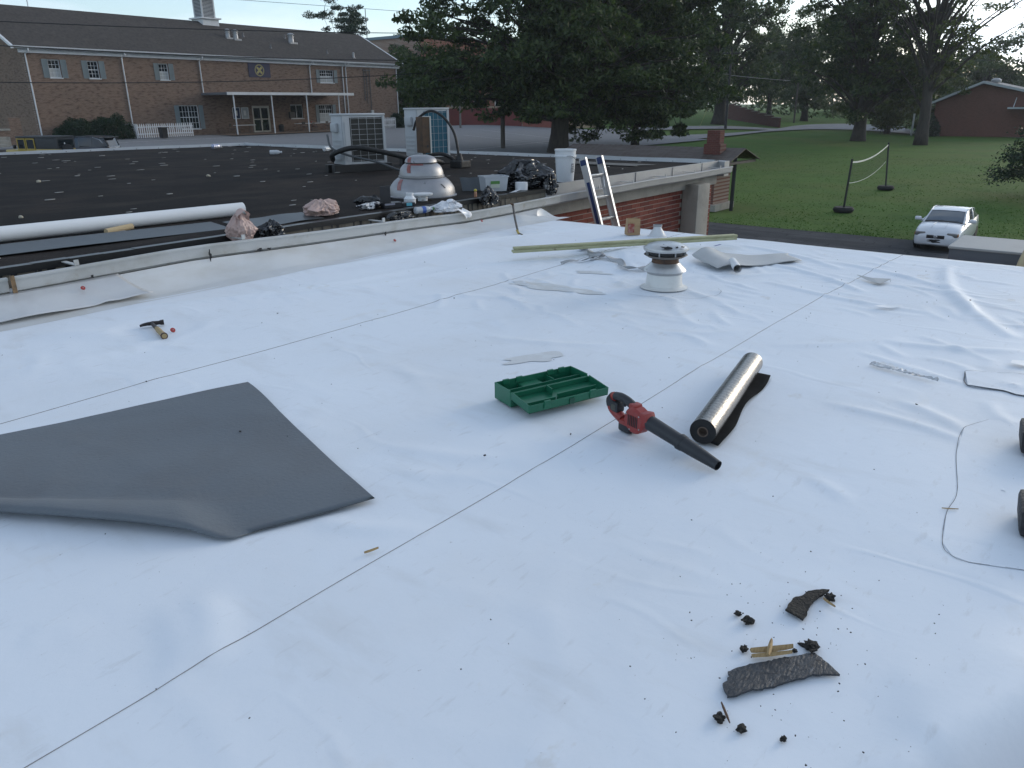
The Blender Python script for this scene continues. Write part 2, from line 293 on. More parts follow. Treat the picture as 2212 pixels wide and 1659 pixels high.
def npgrid(name, X, Y, Z, m, parent):
    nx, ny = X.shape; me = bpy.data.meshes.new(name); o0 = OFF[parent]
    co = np.stack([X-o0[0], Y-o0[1], Z-o0[2]], -1).reshape(-1, 3).astype(np.float32)
    i = np.arange((nx-1)*(ny-1)); r, c = i//(ny-1), i % (ny-1); a = r*ny+c
    q = np.stack([a, a+ny, a+ny+1, a+1], -1).astype(np.int32); n = len(q)
    me.vertices.add(len(co)); me.vertices.foreach_set('co', co.ravel()); me.loops.add(n*4); me.loops.foreach_set('vertex_index', q.ravel()); me.polygons.add(n)
    me.polygons.foreach_set('loop_start', np.arange(0, n*4, 4, dtype=np.int32)); me.polygons.foreach_set('loop_total', np.full(n, 4, dtype=np.int32)); me.update(calc_edges=True); me.validate()
    return mk(name, me, m, parent, True)
SB = lambda x: 1.69+.004*np.sin(x*1.7)+np.where(x > 6, -(x-6)*.04, 0)
SA = lambda x: 3.965+.006*np.sin(x*1.1+1)-np.clip(x-5.6, 0, 9)*.02
def sheetz(X, Y, dz): return wr(X, Y)+dz-.03*np.clip((X-(SX-.12))/.12, 0, 1)**2
for (lo, hi, dz, step) in ((lambda x: -6+0*x, lambda x: -.5+0*x, -.003, .12), (lambda x: -.62+0*x, lambda x: SB(x)+.07, 0., .028), (lambda x: SB(x)-.0, lambda x: SA(x)+.07, .0018, .028), (lambda x: SA(x)-.0, lambda x: 5.78+0*x, .0036, .03)):
    xs_ = np.concatenate([np.arange(-6, .2, .15), np.arange(.2, SX, step), [SX]]); t = np.linspace(0, 1, max(int(2.3/step), 20))
    X = np.repeat(xs_[:, None], len(t), 1); Y = lo(X)*(1-t)+hi(X)*t
    npgrid('roof_sheet', X, Y, sheetz(X, Y, dz), wmem, wb)
for f, dz in ((SB, .0018), (SA, .0036)):     # thin dark grey strip along the edge of each lap
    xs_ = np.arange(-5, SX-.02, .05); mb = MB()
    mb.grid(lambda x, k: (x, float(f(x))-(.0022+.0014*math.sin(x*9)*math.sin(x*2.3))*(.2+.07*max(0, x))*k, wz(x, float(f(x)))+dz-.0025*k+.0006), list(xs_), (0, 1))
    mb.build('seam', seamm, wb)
gsag = lambda x: float(np.interp(x, [-8, 0, 2, 3.4, 5.1, 6.9, 8.2, 9.3, 14.8], [.0, .03, .045, .06, .02, -.03, -.015, 0, .01]))+.004*math.sin(x*2.3)
# cove against the higher building: floor sweeps up to the gutter
xs_ = np.concatenate([np.arange(-6, 1, .15), np.arange(1, 8.45, .03)]); t = np.linspace(0, 1, 30); X = np.repeat(xs_[:, None], 30, 1); Tt = np.repeat(t[None, :], len(xs_), 0)
wob = .035*np.sin(X*2.1)+.03*np.sin(X*4.7+1)*np.sin(X*1.3)
ctop = np.vectorize(gsag)(X)+.094
def coveyz(Tt, wob, ctop): return 5.72+.475*Tt**.75+wob*np.sin(np.pi*Tt)*.6, .0044+ctop*np.clip(Tt*1.35-.35, 0, 1)**1.35
Y, Z = coveyz(Tt, wob, ctop); Z = Z+wr(X, np.minimum(Y, 5.75))*(1-Tt)
Z += .014*np.sin(X*7+Tt*5)*np.sin(np.pi*Tt)*np.clip((X-5.2)/1.2, 0, 1)+.012*np.sin(X*3.3+1)*np.sin(np.pi*Tt)+.02*np.exp(-((X-7.6-Tt*.3)/.12)**2)*np.sin(np.pi*Tt)+.018*np.exp(-((X-7.0+Tt*.5)/.1)**2)*np.sin(np.pi*Tt)
npgrid('wall_flashing', X, Y, Z, wmem2, wb)
foil = mat('loose_flap', (.55, .56, .57), .3, .25, .5, 3, (.45, .45, .46), .05, 8)
def flapfn(x, t):
    w = .035*math.sin(x*2.1)+.03*math.sin(x*4.7+1)*math.sin(x*1.3); y, z = coveyz(.3+.7*t+.02*math.sin(x*6)*(1-t), w, gsag(x)+.094)
    return (x+.1*(1-t), float(y)-.012-.02*(1-t), float(z)+.014+.012*(1-t)*(1+math.sin(x*7+1))+.01*math.sin(x*4)*math.sin(3.1*t)+.012*math.exp(-((x-2.4)/.06)**2)*(1-t))
MB().sheet(flapfn, lin(.4, 2.75, 70), lin(0, 1, 12), .003).build('loose_flap', foil, wb, True)
# right-hand patches let into the sheet
def sheetpoly(pts, dz, n=5):
    mb = MB(); c = Vector((sum(p[0] for p in pts)/len(pts), sum(p[1] for p in pts)/len(pts))); N_ = len(pts)
    def fn(i, t): p = pts[i % N_]; x = c.x+(p[0]-c.x)*t; y = c.y+(p[1]-c.y)*t; return (x, y, wz(x, y)+dz)
    mb.grid(fn, range(N_+1), lin(.02, 1, n)); return mb
def edgeline(pts, w, dz):
    P = catmull([(p[0], p[1], 0) for p in pts], 8); mb = MB(); n = len(P)
    for i, p in enumerate(P):
        d = (P[min(i+1, n-1)]-P[max(i-1, 0)]).normalized(); q = Vector((-d.y, d.x, 0))*w*(.6+.5*abs(math.sin(i*1.7))); 
        for s_ in (-.5, .5): x, y = p.x+q.x*s_, p.y+q.y*s_; mb.v.append((x, y, wz(x, y)+dz))
    mb.f = [(2*i, 2*i+1, 2*i+3, 2*i+2) for i in range(n-1)]; return mb
pp = [(3.97, .2), (3.95, .3), (3.76, .37), (3.46, .35), (3.06, .28), (2.86, .28), (2.62, .25), (2.56, .21), (2.55, .16), (2.61, .01), (2.68, -.3)]
sheetpoly(pp+[(3.9, -.35)], .0014).build('roof_patch', wmem, wb, True)
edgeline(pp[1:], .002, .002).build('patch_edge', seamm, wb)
fl = [(4.78, .23), (4.65, .51), (4.41, .46), (4.43, .3), (4.40, .24), (4.42, .1), (4.7, .05)]
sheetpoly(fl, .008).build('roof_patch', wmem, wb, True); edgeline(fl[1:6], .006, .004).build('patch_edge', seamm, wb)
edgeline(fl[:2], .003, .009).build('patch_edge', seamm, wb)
pv = [(5.5+.36*math.cos(a)*(1+.15*math.sin(3*a)), 2.74+.4*math.sin(a)) for a in lin(0, 6.28, 15)[:-1]]
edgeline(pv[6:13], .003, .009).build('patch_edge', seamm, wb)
# dried puddle stains with their own outline
stm = mat('dried_puddle', (.58, .59, .59), .3, 0, .8, 7, (.66, .69, .71))
def blob(cx, cy, rx, ry, a, n=26, j=.3, sd=0):
    o = []
    for k in range(n): t = 2*math.pi*k/n; r = 1+j*fbm(math.cos(t)*1.7+sd, math.sin(t)*1.7, sd)*1.6; x, y = rx*r*math.cos(t), ry*r*math.sin(t); o.append((cx+x*math.cos(a)-y*math.sin(a), cy+x*math.sin(a)+y*math.cos(a)))
    return o
for k, (x, y, rx, ry, a) in enumerate(((3.4, 2.53, .17, .07, .4), (4.95, 3.6, .30, .09, -.55), (4.98, 3.3, .26, .07, -.5), (5.6, 3.55, .16, .05, -.4))): sheetpoly(blob(x, y, rx, ry, a-.9, 40, .38, k*3.1+.7), .0048).build('puddle_stain', stm, wb, True)

# ------------------------------------------------------------------ black-roof building
bb = thing('black_roof_building', 'red brick building with flat black tar roof beyond the gutter', 'building', (8, 14, -3))
tar = mat('tar_roof', (.017, .016, .016), .95, 0, .8, 1.1, (.034, .028, .025), .5, 30, spec=.08, speck=[(.5, .55, .7, (.042, .036, .032), .5, (1, 4, 1)), (3, .6, .75, (.012, .011, .011), .7), (14, .68, .75, (.075, .068, .06), .45, (1, 3, 1))])
DZ = .28
dk = [(-12, 6.47), (14.62, 6.47), (14.62, 7), (14.3, 21.9), (7.9, 23.2), (-12, 27.2)]
def decky(x, t):
    y1 = 21.9+(14.3-x)*.2; return 6.47+(y1-6.47)*t
MB().grid(lambda x, t: (x-(.32*t if x > 14 else 0), decky(x, t), DZ+.012*fbm(x*.5, t*9)+.008*fbm(x*1.7, t*30)), lin(-12, 14.62, 90), lin(0, 1, 70)).build('roof_deck', tar, bb, True)
conc = mat('concrete', (.3, .285, .25), .9, 0, .6, 2.5, (.2, .19, .17), .3, 30, speck=[(1.2, .58, .72, (.13, .125, .115), .6, (3, 3, .6))])
mort = mat('mortar', (.34, .31, .27), .95)
galv = mat('galvanised', (.33, .335, .34), .45, .4, .6, 4, (.3, .3, .31), .05, 12)
pale = mat('painted_gutter', (.42, .43, .43), .5, .1, .6, 3, (.3, .295, .27), 0, spec=.4, speck=[(7, .62, .7, (.3, .27, .22), .5)])
dripm = mat('tar_drips', (.006, .006, .007), .35)
tanf = mat('tar_stained_fascia', (.14, .125, .1), .8, 0, .7, 6, (.06, .05, .04))
# body walls
MB().box((-12, 6.508, -3), (14.55, 6.9, .2)).build('wall', mort, bb)
MB().box((14.3, 6.9, -3), (14.55, 21.8, .2)).build('wall', bred, bb)
bri = [mat('brick_red_%d' % i, c, .9, 0, .5, 14, tuple(q*.75 for q in c), .3, 60, spec=.2) for i, c in enumerate(((.21, .062, .045), (.185, .055, .04), (.235, .075, .055), (.165, .05, .04)))]
bme = [boxmesh('brick', (0, 0, 0), (.288, .06, .066), m, .004) for m in bri]; bhalf = [boxmesh('brick', (0, 0, 0), (.135, .06, .066), m, .004) for m in bri]
nb = 0
for j in range(15):
    z = -.1-.077*(j+1)
    x = 8.6-(.15 if j % 2 else 0)
    while x < 14.5:
        if nb < 300 and not (13.12 < x < 13.3):
            k = rng.randrange(4); inst('brick', bme[k], bb, (x-8, 6.5-14+rng.uniform(-.003, .002), z+3), sc=(min(1, (14.552-x)/.288), 1, 1)); nb += 1
        x += .298
MB().box((-12, 6.505, -3), (14.5, 6.507, -.1-.077*15-.01)).build('lower_brickwork', bred, bb)
MB().box((8.2, 6.43, -.095), (14.6, 6.507, .12)).build('concrete_lintel', conc, bb)
MB().bbox((8.35, 6.2, -3), (8.72, 6.49, -.02), .015).build('pilaster', conc, bb, 30)
MB().bbox((13.25, 6.17, -3), (13.75, 6.49, .0), .02).build('pilaster', conc, bb, 30)
MB().box((8.1, 6.16, -.2), (8.33, 6.42, .06)).build('downpipe_head', galv, bb)
# fascia of the roof edge with tar runs, gutter in front of it
MB().box((-12, 6.45, .02), (8.9, 6.468, .245)).build('fascia', tanf, bb)
MB().box((8.9, 6.44, .1), (14.62, 6.466, .34)).build('edge_flashing', galv, bb)
for x in (10.1, 11.4, 12.7, 13.9): MB().box((x, 6.432, .1), (x+.012, 6.439, .335)).build('flashing_joint', seamm, bb)
mb = MB()
for k in range(120):
    x = rng.uniform(1, 8.8)
    if fbm(x*1.2, 3.3) < -.12: continue
    w = rng.uniform(.006, .02); ln = rng.uniform(.03, .2)*(1 if rng.random() < .6 else .5)
    mb.add([(x-w*2.2, 6.446, .262), (x+w*2.2, 6.446, .262), (x+w, 6.446, .262-ln*.4), (x+w*.7, 6.444, .262-ln), (x-w*.7, 6.444, .262-ln), (x-w, 6.446, .262-ln*.4)], [(0, 1, 2, 3, 4, 5)])
for x in lin(-12, 8.85, 80): mb.box((x, 6.436, .238+.012*fbm(x*3, 1)), (x+.265, 6.52, .292+.006*fbm(x*2, 2)))
o = mb.build('tar_drips', dripm, bb); o['kind'] = 'stuff'

def gutter(x0, x1, name, m, dy=0):
    prof = [(.0, .0), (-.085, .0), (-.092, .004), (-.096, .02), (-.104, .024), (-.106, .104), (-.112, .106), (-.112, .122), (-.108, .127), (-.096, .127), (-.096, .118), (-.098, .03), (-.086, .008), (0, .008)]
    mb = MB(); xs2 = lin(x0, x1, max(3, int((x1-x0)/.3))); n = len(prof)
    v = [(x, 6.4+a*1.9+dy, .095+b+gsag(x)) for x in xs2 for a, b in prof]
    mb.add(v, [(i*n+k, (i+1)*n+k, (i+1)*n+(k+1) % n, i*n+(k+1) % n) for i in range(len(xs2)-1) for k in range(n)]+[tuple(range(n)), tuple(range((len(xs2)-1)*n, len(xs2)*n))])
    return mb.build(name, m, bb, 40)
g1 = gutter(-12, 1.98, 'gutter', pale); gutter(2.0, 8.9, 'gutter', pale, -.004); gutter(8.9, 14.78, 'gutter', galv)
for x, w in ((1.99, .05),): MB().box((x, 6.172, .1+gsag(x)), (x+.03, 6.178, .235+gsag(x))).build('gutter_joint', mat('rust_joint', (.2, .13, .07), .9, 0, .8, 30, (.05, .04, .03)), bb)
for x in (2.45, 3.9, 5.6, 9.9, 10.9, 12.0, 13.1, 14.2): MB().box((x, 6.2, .225+gsag(x)), (x+.035, 6.43, .233+gsag(x))).box((x, 6.2, .233+gsag(x)), (x+.035, 6.21, .268+gsag(x))).build('gutter_clip', pale, bb)
mb = MB()
for k, (x, z, w, h_) in enumerate(((1.75, .2, .05, .02), (4.05, .12, .03, .012), (3.55, .14, .012, .05), (4.15, .12, .02, .012), (2.55, .13, .012, .01), (5.6, .1, .012, .02))):
    mb.prism(blob(0, 0, w, h_, 0, 12, .7, k), 6.166, 6.172, lambda a, b, d, x=x, z=z: (x+a, d, z+b+gsag(x)))
o = mb.build('tar_spots', dripm, bb); o['kind'] = 'stuff'
# coping: right end and far edge
cop = mat('coping_metal', (.55, .57, .6), .35, .3, .5, 2, (.45, .46, .48))
def coping(p, q, name):
    p, q = Vector(p), Vector(q); d = (q-p).normalized(); n = Vector((-d.y, d.x, 0)); mb = MB(); m_ = int((q-p).length/.5)
    pr_ = [(-.11, -.12), (-.11, .055), (.11, .075), (.11, -.12)]
    def fn(i, k): t = i/m_; a, b = pr_[k]; w = p+(q-p)*t+n*a; return (w.x, w.y, DZ+b+.006*math.sin(i*1.3)+.004*math.sin(i*.37))
    mb.grid(fn, range(m_+1), range(4)); o = mb.build(name, cop, bb)
    sc = MB()
    for i in range(int((q-p).length/.6)):
        w = p+d*(i*.6+.3)+n*(.113 if name == 'coping_end' else .113); sc.lathe([(.012, 0), (.01, .006)], 6, (w.x, w.y, DZ+.02), RX(R(90)))
    s_ = sc.build('coping_screws', mat('screw_dark', (.05, .05, .05), .5, .5), o); s_['kind'] = 'stuff'
coping((14.72, 6.5, 0), (14.4, 22.0, 0), 'coping_end'); coping((14.45, 22.0, 0), (-12, 27.3, 0), 'coping_far')
MB().box((14.62, 6.3, .05), (14.84, 6.6, .33)).build('coping_corner', galv, bb)
MB().grid(lambda a, t: (13.0+a, 7.3+1.9*t+.1*math.sin(a*9), DZ+.022+.002*math.sin(t*9)), lin(0, .55, 8), lin(0, 1, 12)).build('roof_patch', mat('worn_grey_patch', (.1, .098, .09), .8, 0, .8, 3, (.05, .05, .05)), bb, True)

# ------------------------------------------------------------------ brick hall
HA = (26.3, 67.9, -1.0)
hall = thing('brick_hall', 'long tan brick hall with white gutters and cupola across the lot', 'building', HA, R(2.01))
def hb(mb, name, m, parent=hall, smooth=False):    # hall parts are modelled in hall coordinates
    me_o = mb.build(name, m, None, smooth); me_o.parent = parent; return me_o
tbrick = brickmat('tan_brick', (.2, .138, .105), (.145, .104, .08), (.26, .205, .172), bw_=.22, rh=.08, var=.75)
tbrick_y = brickmat('tan_brick_end', (.2, .138, .105), (.145, .104, .08), (.26, .205, .172), axis='yz', bw_=.22, rh=.08, var=.75)
wpaint = mat('white_trim_paint', (.62, .64, .66), .5, 0, .4, 2, (.5, .5, .49))
shing = mat('roof_shingles', (.075, .066, .06), .95, 0, .9, 5, (.05, .045, .043), .4, 40, spec=.15, stretch=(1, .5, 1), speck=[(1.2, .55, .7, (.10, .09, .08), .5)])
shut = mat('shutter_paint', (.17, .21, .225), .6)
glass = mat('dark_window_glass', (.014, .018, .022), .08, spec=.7)
blind = mat('pale_blind', (.42, .43, .42), .8)
Dp = 13.6
def wallpart(u0, u1, z0, z1, d0=0, d1=.3): return MB().box((u0, d0, z0), (u1, d1, z1))
# front wall with openings cut out: boxes around the openings
OP = [(1.64, 2.53, 4.68, 6.0), (4.67, 5.55, 4.68, 6.0), (10.77, 11.64, 4.68, 6.0), (28.56, 30.44, 4.73, 5.98), (12.1, 13.99, .56, 2.58), (28.08, 29.88, .85, 2.56), (24.36, 25.95, 1.25, 2.58), (19.75, 21.75, .04, 2.5)]
us_ = sorted({0, 39.9}|{a for o in OP for a in o[:2]}); mb = MB()
for a, b in zip(us_, us_[1:]):
    c = (a+b)/2; holes = sorted([(o[2], o[3]) for o in OP if o[0] < c < o[1]]); z = 0
    for z0, z1 in holes:
        mb.box((a, 0, z), (b, .3, z0)); z = z1
    mb.box((a, 0, z), (b, .3, 6.42))
hb(mb, 'front_wall', tbrick)
gab = [(0, 0), (Dp, 0), (Dp, 6.7), (Dp/2, 10.2), (0, 6.7)]
for u0 in (0, 39.6): hb(MB().prism(gab, u0+.001, u0+.299, lambda a, b, d: (d, a+.301, b)), 'gable_wall', tbrick_y)
hb(MB().box((0, Dp, 0), (39.9, Dp+.3, 6.4)), 'back_wall', tbrick)
sl_ = (10.36-6.82)/(6.8+.45)
for sgn, y0 in ((1, -.45), (-1, Dp+.05+.45)):
    hb(MB().sheet(lambda u, t: (u, y0+sgn*t*7.22, 6.82+t*3.54), lin(-.9, 40.9, 12), lin(0, 1, 4), .14), 'roof', shing)
for u0 in (-.95, 40.78): hb(MB().prism([(-.5, 6.64), (6.8, 10.2), (14.1, 6.64), (14.1, 6.84), (6.8, 10.4), (-.5, 6.84)], u0, u0+.17, lambda a, b, d: (d, a, b)), 'rake_board', wpaint)
hb(MB().box((-.35, -.12, 6.4), (40.3, -.001, 6.66)), 'frieze_board', wpaint)
hb(MB().box((-.8, -.4, 6.66), (40.8, .0, 6.72)), 'soffit', wpaint)
mb = MB()
for i in range(180): u = -.2+i*.224; mb.box((u, -.2, 6.59), (u+.11, -.121, 6.657))
o = hb(mb, 'dentil_row', wpaint); o['kind'] = 'stuff'
mb = MB(); pr_ = [(-.42, 6.7), (-.5, 6.7), (-.56, 6.78), (-.58, 6.86), (-.42, 6.86)]; mb.prism(pr_, -.85, 40.9, lambda a, b, d: (d, a, b)); hb(mb, 'gutter', wpaint)
for u, zb in ((.08, 0), (7.55, 0), (14.7, 3.62), (27.25, 3.62), (31.65, 0), (32.12, 0), (39.82, 0)):
    hb(MB().tube([(u+.1, -.5, 6.72), (u+.1, -.5, 6.55), (u, -.08, 6.3), (u, -.08, zb)], .055, 6), 'downspout', wpaint)
hb(MB().box((-.02, -.03, 0), (.26, -.001, 6.39)), 'corner_quoin', tbrick)
muntin = wpaint
def window(u0, u1, z0, z1, cols, rows, shutters=True, mull=False, lower=None, rowsash=True):
    w = hb(MB().box((u0, .1, z0), (u0+.06, .16, z1)).box((u1-.06, .1, z0), (u1, .16, z1)).box((u0+.06, .1, z1-.07), (u1-.06, .16, z1)).box((u0-.05, -.05, z0-.07), (u1+.05, .16, z0)).box((u0+.06, .1, z0), (u1-.06, .16, z0+.05)), 'window', wpaint)
    a, b, c, d = u0+.06, u1-.06, z0+.05, z1-.07; pw, ph = (b-a)/cols, (d-c)/rows
    mb = MB()
    for i in range(1, cols): t = .03 if (mull and i == cols//2) else .012; mb.box((a+i*pw-t, .105, c), (a+i*pw+t, .125, d))
    for j in range(1, rows): t = .03 if (rowsash and j == rows//2) else .012; mb.box((a, .1045, c+j*ph-t), (b, .1255, c+j*ph+t))
    q = hb(mb, 'muntins', wpaint, w)
    pm = {}
    for i in range(cols):
        for j in range(rows):
            m = glass if not (lower and j < rows*lower) else blind
            if m not in pm: pm[m] = boxmesh('pane', (0, 0, 0), (pw-.001, .008, ph-.001), m)
            inst('pane', pm[m], w, (a+i*pw, .135+rng.uniform(0, .003), c+j*ph))
    if shutters:
        for s0 in (u0-.47, u1+.03):
            sh = hb(MB().box((s0, -.045, z0-.02), (s0+.06, -.003, z1)).box((s0+.38, -.045, z0-.02), (s0+.44, -.003, z1)).box((s0+.06, -.045, z0-.02), (s0+.38, -.003, z0+.06)).box((s0+.06, -.045, z1-.08), (s0+.38, -.003, z1)).box((s0+.06, -.045, (z0+z1)/2-.04), (s0+.38, -.003, (z0+z1)/2+.04)).box((s0+.06, -.02, z0+.06), (s0+.38, -.003, z1-.08)), 'shutter', shut)
            mb = MB(); k = int((z1-z0)/.07)
            for i in range(k):
                zz = z0+.07+i*(z1-z0-.16)/k; mb.box((s0+.06, -.04, zz), (s0+.38, -.021, zz+.03))
            hb(mb, 'shutter_louvers', shut, sh)
    hb(MB().prism([(u0-.1, z1), (u1+.1, z1), (u1+.2, z1+.34), (u0-.2, z1+.34)], -.012, -.002, lambda a_, b_, d_: (a_, d_, b_)), 'lintel', tbrick)
    return w
for i, o in enumerate(OP[:3]): window(*o, 3, 4, lower=(.5 if i in (0, 2) else None))
window(*OP[3], 6, 4, mull=True, lower=.5); window(*OP[4], 6, 4, mull=True); window(*OP[5], 6, 4, mull=True, lower=.5); window(*OP[6], 2, 1, False, True)
# glazed double door
dm = mat('aluminium_door_frame', (.5, .48, .42), .45, .3)
u0, u1, z0, z1 = OP[7]
d_ = hb(MB().box((u0, .02, z0), (u0+.1, .12, z1)).box((u1-.1, .02, z0), (u1, .12, z1)).box((u0+.1, .02, z1-.12), (u1-.1, .12, z1)), 'door', dm)
for k in range(2):
    a = u0+.1+k*.9; e_ = hb(MB().box((a, .04, z0), (a+.07, .1, z1-.12)).box((a+.83, .04, z0), (a+.9, .1, z1-.12)).box((a+.07, .04, z0), (a+.83, .1, z0+.16)).box((a+.07, .04, z1-.22), (a+.83, .1, z1-.12)).box((a+.07, .04, 1.22), (a+.83, .1, 1.3)), 'door_leaf', dm, d_)
    hb(MB().box((a+.07, .06, z0+.16), (a+.83, .075, 1.22)).box((a+.07, .06, 1.3), (a+.83, .075, z1-.22)), 'pane', glass, d_)
    hb(MB().box((a+(.8 if k == 0 else .06), .0, 1.0), (a+(.84 if k == 0 else .1), .04, 1.35)), 'handle', dm, d_)
hb(MB().box((24.1, -.2, 1.3), (24.75, -.001, 1.9)), 'utility_box', mat('dark_box', (.05, .045, .04), .7))
# canopy
can = mat('canopy_metal', (.17, .18, .2), .5, .3)
cn = hb(MB().box((14.55, -3.9, 3.5), (29.4, -.005, 3.6)), 'canopy', can)
hb(MB().box((14.5, -3.98, 3.42), (29.45, -3.905, 3.66)), 'canopy_fascia', wpaint, cn); hb(MB().box((14.5, -3.9, 3.44), (14.545, -.01, 3.64)), 'canopy_fascia', can, cn); hb(MB().box((29.405, -3.9, 3.44), (29.45, -.01, 3.64)), 'canopy_fascia', can, cn)
for u in (15.2, 19.3, 23.4, 27.5): hb(MB().tube([(u, -3.8, .02), (u, -3.8, 3.5)], .06, 8), 'canopy_post', wpaint, cn)
struct_ = MB().box((14.5, -4.1, .0), (29.5, -.02, .05)); hb(struct_, 'porch_slab', mat('porch_slab', (.17, .12, .09), .9, 0, .5, 2))
# electrics on the wall
gre = mat('grey_conduit', (.13, .135, .14), .5, .3)
for u, za, zb in ((34.75, 6.3, 2.95), (35.1, 6.25, 2.65), (35.6, 6.3, 1.9)): hb(MB().tube([(u, -.06, za), (u, -.06, zb)], .04, 6), 'conduit', gre)
hb(MB().bbox((35.45, -.16, 1.35), (35.85, -.005, 1.95), .02), 'meter_box', mat('meter_box', (.4, .42, .43), .5, .4)); hb(MB().box((34.6, -.12, 6.05), (35.75, -.005, 6.12)), 'conduit_bracket', gre)
# cupola
cu = hb(MB().box((19.6, 5.95, 9.6), (21.4, 7.75, 10.55)).box((19.4, 5.75, 10.55), (21.6, 7.95, 10.68)), 'cupola', wpaint)
hb(MB().box((19.85, 6.2, 10.68), (21.15, 7.5, 12.45)), 'cupola_core', mat('cupola_inner', (.06, .065, .07), .7), cu)
for ax in range(4):
    M = T(Vector((20.5, 6.85, 0))) @ RZ(R(90)*ax)
    for s_ in (-1, 1): hb(MB().box((s_*.72-.13 if s_ > 0 else -.72, -.72-.001*ax, 10.68), (.72 if s_ > 0 else -.72+.13, -.66, 12.4), M), 'corner_board', wpaint, cu)
    for k in range(13): hb(MB().box((-.585, -.06, 0), (.585, 0, .025), M @ T(Vector((0, -.655, 10.82+k*.12))) @ RX(R(35))), 'louver', wpaint, cu)
hb(MB().box((19.55, 5.9, 12.45), (21.45, 7.8, 12.6)).box((19.4, 5.75, 12.6), (21.6, 7.95, 12.72)), 'cornice', wpaint, cu)
hb(MB().add([(19.45, 5.8, 12.72), (21.55, 5.8, 12.72), (21.55, 7.9, 12.72), (19.45, 7.9, 12.72), (20.5, 6.85, 14.3)], [(0, 1, 4), (1, 2, 4), (2, 3, 4), (3, 0, 4), (0, 3, 2, 1)]), 'cupola_roof', shing, cu)
# roof vents
ry = lambda o: 6.82+(o+.45)*sl_
for i, (u, o, h_, r_) in enumerate(((20.56, 3.56, .75, .2), (21.31, 3.4, .8, .22), (28.07, 3.46, .85, .26), (34.14, .7, .5, .1))):
    z = ry(o); v = hb(MB().lathe([(r_*1.15, -.15), (r_*1.1, h_*.35), (r_, h_*.4), (r_, h_*.8)], 14, (u, o, z)).box((u-r_*1.8, o-r_*1.8, z-.2), (u+r_*1.8, o+r_*1.8, z-.02)), 'roof_vent', galv, hall, 40)
    hb(MB().lathe([(r_*1.35, h_*.8), (r_*1.4, h_*.86), (r_*.9, h_), (r_*.4, h_*1.04)], 14, (u, o, z)).lathe([(r_*1.25, h_*.58), (r_*1.25, h_*.66)], 14, (u, o, z)), 'vent_cap', galv, v, 40)
for u, o in ((22.63, 4.0), (24.12, 1.8), (27.96, 4.3), (31.03, 1.38)): hb(MB().lathe([(.16, -.1), (.07, .12), (.05, .12), (.05, .38)], 10, (u, o, ry(o))), 'pipe_boot', gre, hall, 40)
hb(MB().tube([(42.2, 6.8, 9), (42.2, 6.8, 13.3)], .05, 6).tube([(42.2, 6.8, 12.0), (42.2, 6.8, 12.3)], .13, 8), 'antenna_mast', gre); hb(MB().tube([(4.06, 6.8, 10.2), (4.06, 6.8, 13.5)], .04, 6), 'vent_pipe', wpaint)
hb(MB().box((41.05, 6.7, 9.0), (42.25, 6.9, 9.08)), 'mast_bracket', gre)
# things by the hall; HM turns hall coordinates into world ones
HM = T(Vector(HA)) @ RZ(R(2.01))
def hw(u, o, z=0): return HM @ Vector((u, o, z))
def hthing(name, label, cat, u, o, z=0, group=None, rz=0): p = hw(u, o, z); t_ = thing(name, label, cat, p, R(2.01)+rz, group); return t_
def lp(mb, name, m, parent, smooth=False): return mb.build(name, m, parent, smooth, world=False)
ban = hthing('banner', 'dark blue banner with round gold emblem on the hall wall', 'banner', 19.85, -.03, 5.08)
navy = mat('banner_navy', (.012, .018, .06), .6, 0, .5, 1.5, (.03, .012, .04)); gold = mat('emblem_gold', (.3, .27, .1), .6)
lp(MB().box((0, -.012, 0), (2.5, .01, 1.28)), 'cloth', navy, ban)
emb = MB()
def ringf(mb, cx, cz, r0, r1, y, n=28):
    v = []; 
    for k in range(n): t = 2*math.pi*k/n; v += [(cx+r0*math.cos(t), y, cz+r0*math.sin(t)), (cx+r1*math.cos(t), y, cz+r1*math.sin(t))]
    mb.add(v, [(2*k, 2*k+1, (2*k+3) % (2*n), (2*k+2) % (2*n)) for k in range(n)])
ringf(emb, 1.25, .64, .44, .5, -.016); ringf(emb, 1.25, .64, .52, .545, -.016)
for k in range(4): M = T(Vector((1.25, -.017, .64))) @ RY(R(45+90*k)); emb.add([M @ Vector(p) for p in ((-.05, 0, 0), (.05, 0, 0), (.12, 0, .3), (.05, 0, .4), (-.05, 0, .4), (-.12, 0, .3))], [(0, 1, 2, 3, 4, 5)])
emb.add([(1.25+.17*math.cos(t), -.018, .64+.2*math.sin(t)) for t in lin(0, 6.0, 9)], [tuple(range(9))])
lp(emb, 'emblem', gold, ban)
for i, (u, lab) in enumerate(((17.55, 'white framed notice board with dark papers left of the doors'), (18.5, 'white framed notice board with pale sheet beside the door jamb'))):
    t_ = hthing('notice_board', lab, 'notice board', u, -.02, 1.33, 'notice boards by the hall doors')
    lp(MB().box((0, -.04, 0), (.8, .015, .05)).box((0, -.04, .98), (.8, .015, 1.03)).box((0, -.04, .05), (.05, .015, .98)).box((.75, -.04, .05), (.8, .015, .98)), 'frame', wpaint, t_)
    lp(MB().box((.05, -.01, .05), (.75, .014, .98)), 'back_panel', mat('board_blue', (.03, .04, .08), .7) if i == 0 else mat('board_pale', (.35, .37, .38), .6), t_)
    lp(MB().box((.25, -.016, .3), (.5, -.011, .75)), 'paper', mat('paper_white', (.6, .6, .58), .8), t_)
